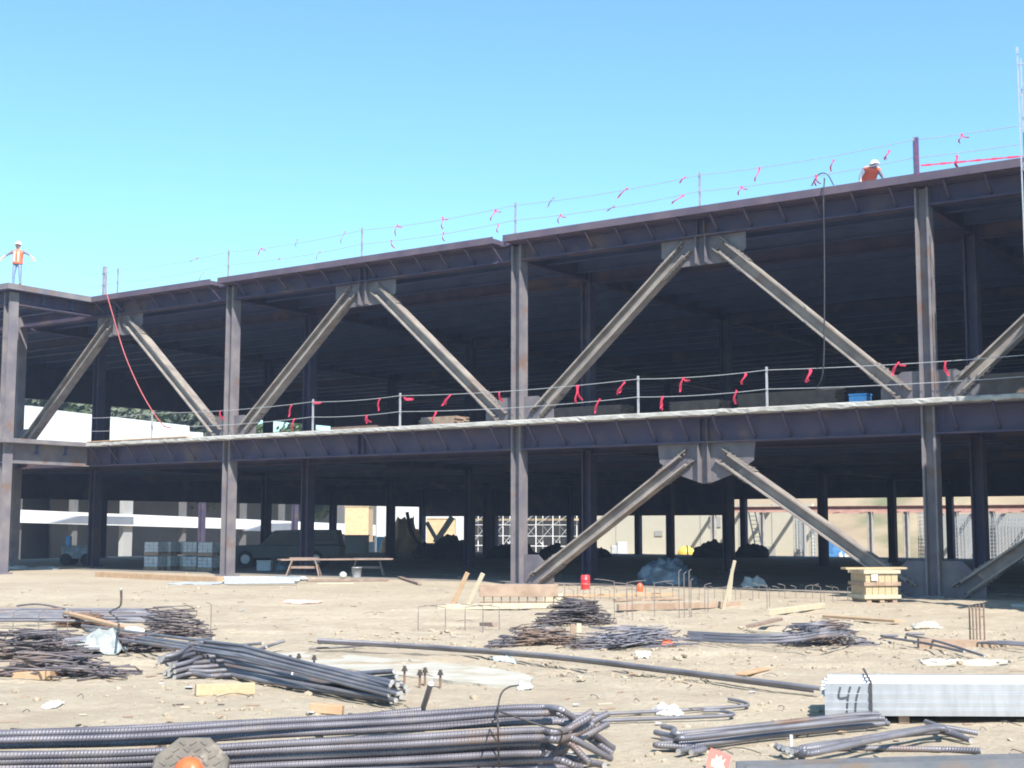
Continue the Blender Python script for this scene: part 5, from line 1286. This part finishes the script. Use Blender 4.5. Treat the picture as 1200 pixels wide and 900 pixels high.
# annex: pink primed frame in the sun at right rear
def annex():
    t = thing('steel_annex', (0, 88, -1.2), 'low pink primed steel frame standing in sun beyond the right rear', 'building')
    Y0 = 90.5
    for px in (836, 893, 941, 1020, 1062, 1120, 1163, 1210):
        for Y in (Y0, 100.5):
            x = PY(px, 620, Y).x
            build('column', MB().ibeam((x, Y, -1.5), (x, Y, 2.95), (1,0,0), .34, .34, .04, .03), M['grey_steel'], t)
    xa, xb = PY(822, 620, Y0).x, PY(1300, 620, Y0).x
    for Y in (Y0, 95.5, 100.5): build('beam', MB().ibeam((xa, Y, 3.17), (xb, Y, 3.17), (0,0,1), .42, .25, .03, .02), M['pink_steel'], t)
    k = 0; x = xa
    while x < xb: build('joist', MB().ibeam((x, Y0+.14, 3.22), (x, 100.35, 3.22), (0,0,1), .26, .16, .02, .015), M['pink_steel'], t); x += 2.2
annex()
# upright steel cages (rebar walls) in sun
def cage(pxa, pxb, Y, z0, z1, label):
    xa, xb = PY(pxa, 620, Y).x, PY(pxb, 620, Y).x; mb = MB(); x = xa
    while x <= xb:
        for y in (Y, Y+.35): mb.box((x-.02, y-.02, z0), (x+.02, y+.02, z1))
        x += .21
    z = z0+.1
    while z < z1:
        for y in (Y, Y+.35): mb.box((xa, y+.022, z-.02), (xb, y+.055, z+.02))
        z += .24
    tag(build('rebar_cage', mb, M['meshgrey'], origin=((xa+xb)/2, Y, z0)), label, 'rebar cage')
cage(930, 941, 88, -.9, 2.9, 'slim upright steel cage against the cream wall'); cage(948, 957, 88.4, -.9, 2.9, 'slim upright steel cage at the cream wall end by the brace')
cage(1076, 1086, 87.5, -.9, 2.9, 'slim bright steel cage just left of the tall right column')
cage(1116, 1138, 89, -.6, 2.6, 'wide pale steel cage right of the tall right column'); cage(1152, 1215, 90, -.6, 2.6, 'wide pale steel cage at the right picture edge')
# ladder leaning, blue tarp, loader and other small far things
def ladder(px0, px1, Y, label):
    t0 = PY(px0, 600, Y); b0 = PY(px1, 659, Y-1.0); mb = MB(); 
    t = thing('ladder', b0, label, 'ladder'); s_ = Vector((.24, 0, 0))
    for k in (-1, 1): mb.bar(b0+s_*k, t0+s_*k, .06, .08)
    build('rails', mb, M['white'], t); mb = MB()
    for k in range(1, 12): p = b0.lerp(t0, k/12); mb.bar(p-s_, p+s_, .035, .035)
    build('rungs', mb, M['white'], t)
ladder(881, 893, 84.5, 'tall pale ladder leaning in front of the cream wall')
p = PY(977, 640, 90); lump('tarp_bundle', Vector((p.x, p.y, -.9)), .68, .5, 2.5, 'bluetarp', 'bright blue tarp bundle standing in sun left of the brace foot', 'tarp', 8)
for i, px in enumerate((985, 992, 1000)):
    p = PY(px, 650, 89.6); lump('white_sack', Vector((p.x, p.y, -.75)), .25, .3, .9, 'paper', ('leftmost', 'middle', 'rightmost')[i]+' of the white sacks right of the blue tarp bundle', 'sack', 20+i)
for i, (px, py, d, w, h, m, lb, cat) in enumerate(((648,655,80,1.6,.6,'nearblack','dark equipment heap in the shade behind the brace foot','heap'), (700,657,84,1.6,.45,'nearblack','low dark heap in front of the cream wall at left','heap'), (835,660,84,2.4,.75,'nearblack','dark heap behind the plastic wrapped pile','heap'), (880,655,84,2.2,.6,'nearblack','dark heap in front of the leaning ladder','heap'), (497,655,80,1.4,.75,'nearblack','dark machine shaped heap left of the scaffold','heap'), (528,655,82,2.4,1.15,'nearblack','tall dark heap just left of the scaffold','heap'), (600,656,82,3.0,.65,'nearblack','wide dark heap below the scaffold','heap'))):
    p = PD(px, py, d); lump('covered_heap', Vector((p.x, p.y, -.3)), w/2*1.1, .8, h+.5, m, lb, cat, 30+i)
def mixer():
    p = PY(803, 650, 91); c = Vector((p.x, p.y, -.8)); t = thing('concrete_mixer', c, 'small yellow drum mixer seen in front of the cream wall', 'mixer')
    build('drum', MB().lathe(c+Z3(.75)-rh*.55, [(.12,0),(.40,.15),(.55,.45),(.55,.75),(.36,1.1),(.30,1.15)], 18, rh), M['yellow'], t)
    build('band', MB().lathe(c+Z3(.75)-rh*.55, [(.57,.62),(.585,.62),(.585,.72),(.57,.72)], 18, rh), M['nearblack'], t)
    mb = MB()
    for a in (-.4, .4):
        for b in (-.3, .3): mb.bar(c+rh*a+fh*b+Z3(-.2), c+rh*a*.6+Z3(.5), .06, .06)
    build('stand', mb, M['nearblack'], t)
mixer()
p = PY(727, 652, 91); c = Vector((p.x, p.y, -.65)); t = thing('wrapped_pallet', c, 'white wrapped pallet load standing before the cream wall', 'pallet')
mb = MB(); mb.obox(c+rh*.12+Z3(.75), rh*.38, fh*.4, Z3(.65)); build('load', mb, M['paper'], t, bevel=.05); mb = MB(); mb.obox(c-rh*.5+Z3(.6), rh*.22, fh*.4, Z3(.5)); build('side_load', mb, M['meshgrey'], t, bevel=.05); mb = MB(); mb.obox(c+Z3(.05), rh*.7, fh*.45, Z3(.05)); build('pallet', mb, M['woodbrown'], t)
# things seen beyond, between x 440 and 560: steel posts, white boxes, boom machine
def far_box(px0, px1, y0, y1, d, m, name, label, cat, dep=.8):
    a = PD(px0, y1, d); b = PD(px1, y0, d); w = (b-a).dot(rh); zb = -1.25
    c = (a+b)/2; mb = MB(); mb.obox(Vector((c.x, c.y, (zb+b.z)/2))+fh*dep/2, rh*w/2, fh*dep/2, Z3((b.z-zb)/2))
    t = thing(name, Vector((c.x, c.y, zb)), label, cat); build('body', mb, M[m], t, bevel=.04)
    mb = MB(); mb.obox(Vector((c.x, c.y, b.z+.03))+fh*dep/2, rh*(w/2+.05), fh*(dep/2+.05), Z3(.03)); build('lid', mb, M[m], t)
far_box(403, 429, 628, 655, 95, 'greywall', 'storage_bin', 'grey covered bin beyond the ground floor right of the orange crates', 'bin', 2)
far_box(431, 438, 636, 650, 100, 'white', 'storage_bin', 'small white cabinet beyond the ground floor left of the soil mound', 'bin')
far_box(441, 449, 630, 646, 104, 'lightblue', 'storage_bin', 'pale blue cabinet beyond the ground floor left of the soil mound', 'bin')
far_box(404, 432, 594, 606, 118, 'tan', 'site_shed', 'tan site shed seen beyond right end of the garage ramp', 'shed', 4)
far_box(500, 533, 608, 626, 112, 'tan', 'site_shed', 'tan wall panel seen beyond the soil mound', 'shed', 2)
def boom():
    d = 90; t = thing('boom_lift', PD(505, 655, d), 'white boom lift beyond the ground floor left of the scaffold', 'boom lift')
    P = lambda x, y: PD(x, y, d)
    mb = MB(); mb.obox(P(505, 640)+Z3(-.3), rh*.9, fh*.6, Z3(.5)); build('chassis', mb, M['grey_steel'], t, bevel=.05)
    mb = MB(); mb.bar(P(510, 636), P(530, 606), .3, .35); mb.bar(P(516, 640), P(500, 612), .2, .25); build('boom', mb, M['white'], t)
    for a in (-.6, .6): build('wheel', MB().lathe(P(505, 650)+rh*a-fh*.55+Z3(-.1), [(.15,-.12),(.38,-.12),(.38,.12),(.15,.12)], 16, fh), M['rubberdark'], t)
    mb = MB(); mb.bar(P(477, 600), P(481, 622), .12, .2); mb.bar(P(481, 622), P(492, 640), .12, .2); build('arm', mb, M['nearblack'], t)
boom()
# small utility cart in the deep shade at left
def cart():
    c = G(93, 662, 0); t = thing('utility_cart', c, 'dark blue utility cart parked in the shade behind the leftmost bay', 'cart')
    mb = MB(); mb.obox(c+Z3(.62), rh*.75, fh*.5, Z3(.32)); build('body', mb, M['darkplastic'], t, bevel=.05)
    mb = MB(); mb.obox(c-rh*.55+Z3(1.15), rh*.12, fh*.12, Z3(.25)); build('tank', mb, M['blue'], t, bevel=.04)
    mb = MB(); mb.obox(c+rh*.77+Z3(.75), rh*.02, fh*.2, Z3(.15)); build('tail_light', mb, M['red'], t)
    for a in (-.5, .5):
        for b in (-.5, .5): build('wheel', MB().lathe(c+rh*a+fh*b+Z3(.28), [(.1,-.08),(.28,-.08),(.28,.08),(.1,.08)], 16, fh), M['rubberdark'], t)
cart()

# ---------------------------------------------------------------- bluish volume added to lift the shadows like lens glare
hz = MB().box((-9000, -9000, -4.5), (9000, 9000, 34.0)); m = bpy.data.materials.new('glare_air'); m.use_nodes = True; nt = m.node_tree
nt.nodes.remove(nt.nodes['Principled BSDF']); pv = nt.nodes.new('ShaderNodeVolumePrincipled'); pv.inputs['Color'].default_value = (.54, .69, 1.0, 1); pv.inputs['Density'].default_value = GLARE_HAZE; pv.inputs['Anisotropy'].default_value = 0
nt.links.new(pv.outputs[0], nt.nodes['Material Output'].inputs['Volume'])
tag(build('glare_haze', hz, m), kind='stuff')

# ---------------------------------------------------------------- light
SUN = Vector((1.4, -1.0, 1.9)).normalized()
EL = math.asin(SUN.z); AZ = math.atan2(SUN.x, SUN.y)
sd = bpy.data.lights.new('sun', 'SUN'); sd.energy = 5.0; sd.angle = math.radians(.53); sd.color = (1.0, .955, .88)
so = bpy.data.objects.new('sun', sd); COL.objects.link(so); so.rotation_euler = SUN.to_track_quat('Z', 'Y').to_euler(); so.location = (20, -20, 40)
w = bpy.data.worlds.new('World'); sc.world = w; w.use_nodes = True; nt = w.node_tree
sky = nt.nodes.new('ShaderNodeTexSky'); sky.sky_type = 'NISHITA'; sky.sun_disc = False; sky.sun_elevation = EL; sky.sun_rotation = AZ % (2*math.pi)
sky.air_density = 1.0; sky.dust_density = .6; sky.ozone_density = 1.0; sky.altitude = 50
bg = nt.nodes['Background']; bg.inputs[1].default_value = .122
tint = nt.nodes.new('ShaderNodeMix'); tint.data_type = 'RGBA'; tint.blend_type = 'MULTIPLY'; tint.inputs[0].default_value = 1; tint.inputs[7].default_value = (.73, 1.06, 1.12, 1)
nt.links.new(sky.outputs[0], tint.inputs[6]); nt.links.new(tint.outputs[2], bg.inputs[0])
vs = sc.view_settings; vs.view_transform = 'Standard'; vs.look = 'None'; vs.gamma = 1; vs.use_curve_mapping = False; vs.exposure = .94
sc.render.engine = 'CYCLES'; sc.cycles.max_bounces = 8; sc.cycles.diffuse_bounces = 4
sc.cycles.use_denoising = True; sc.cycles.filter_width = 1.9
sc.cycles.volume_bounces = 1
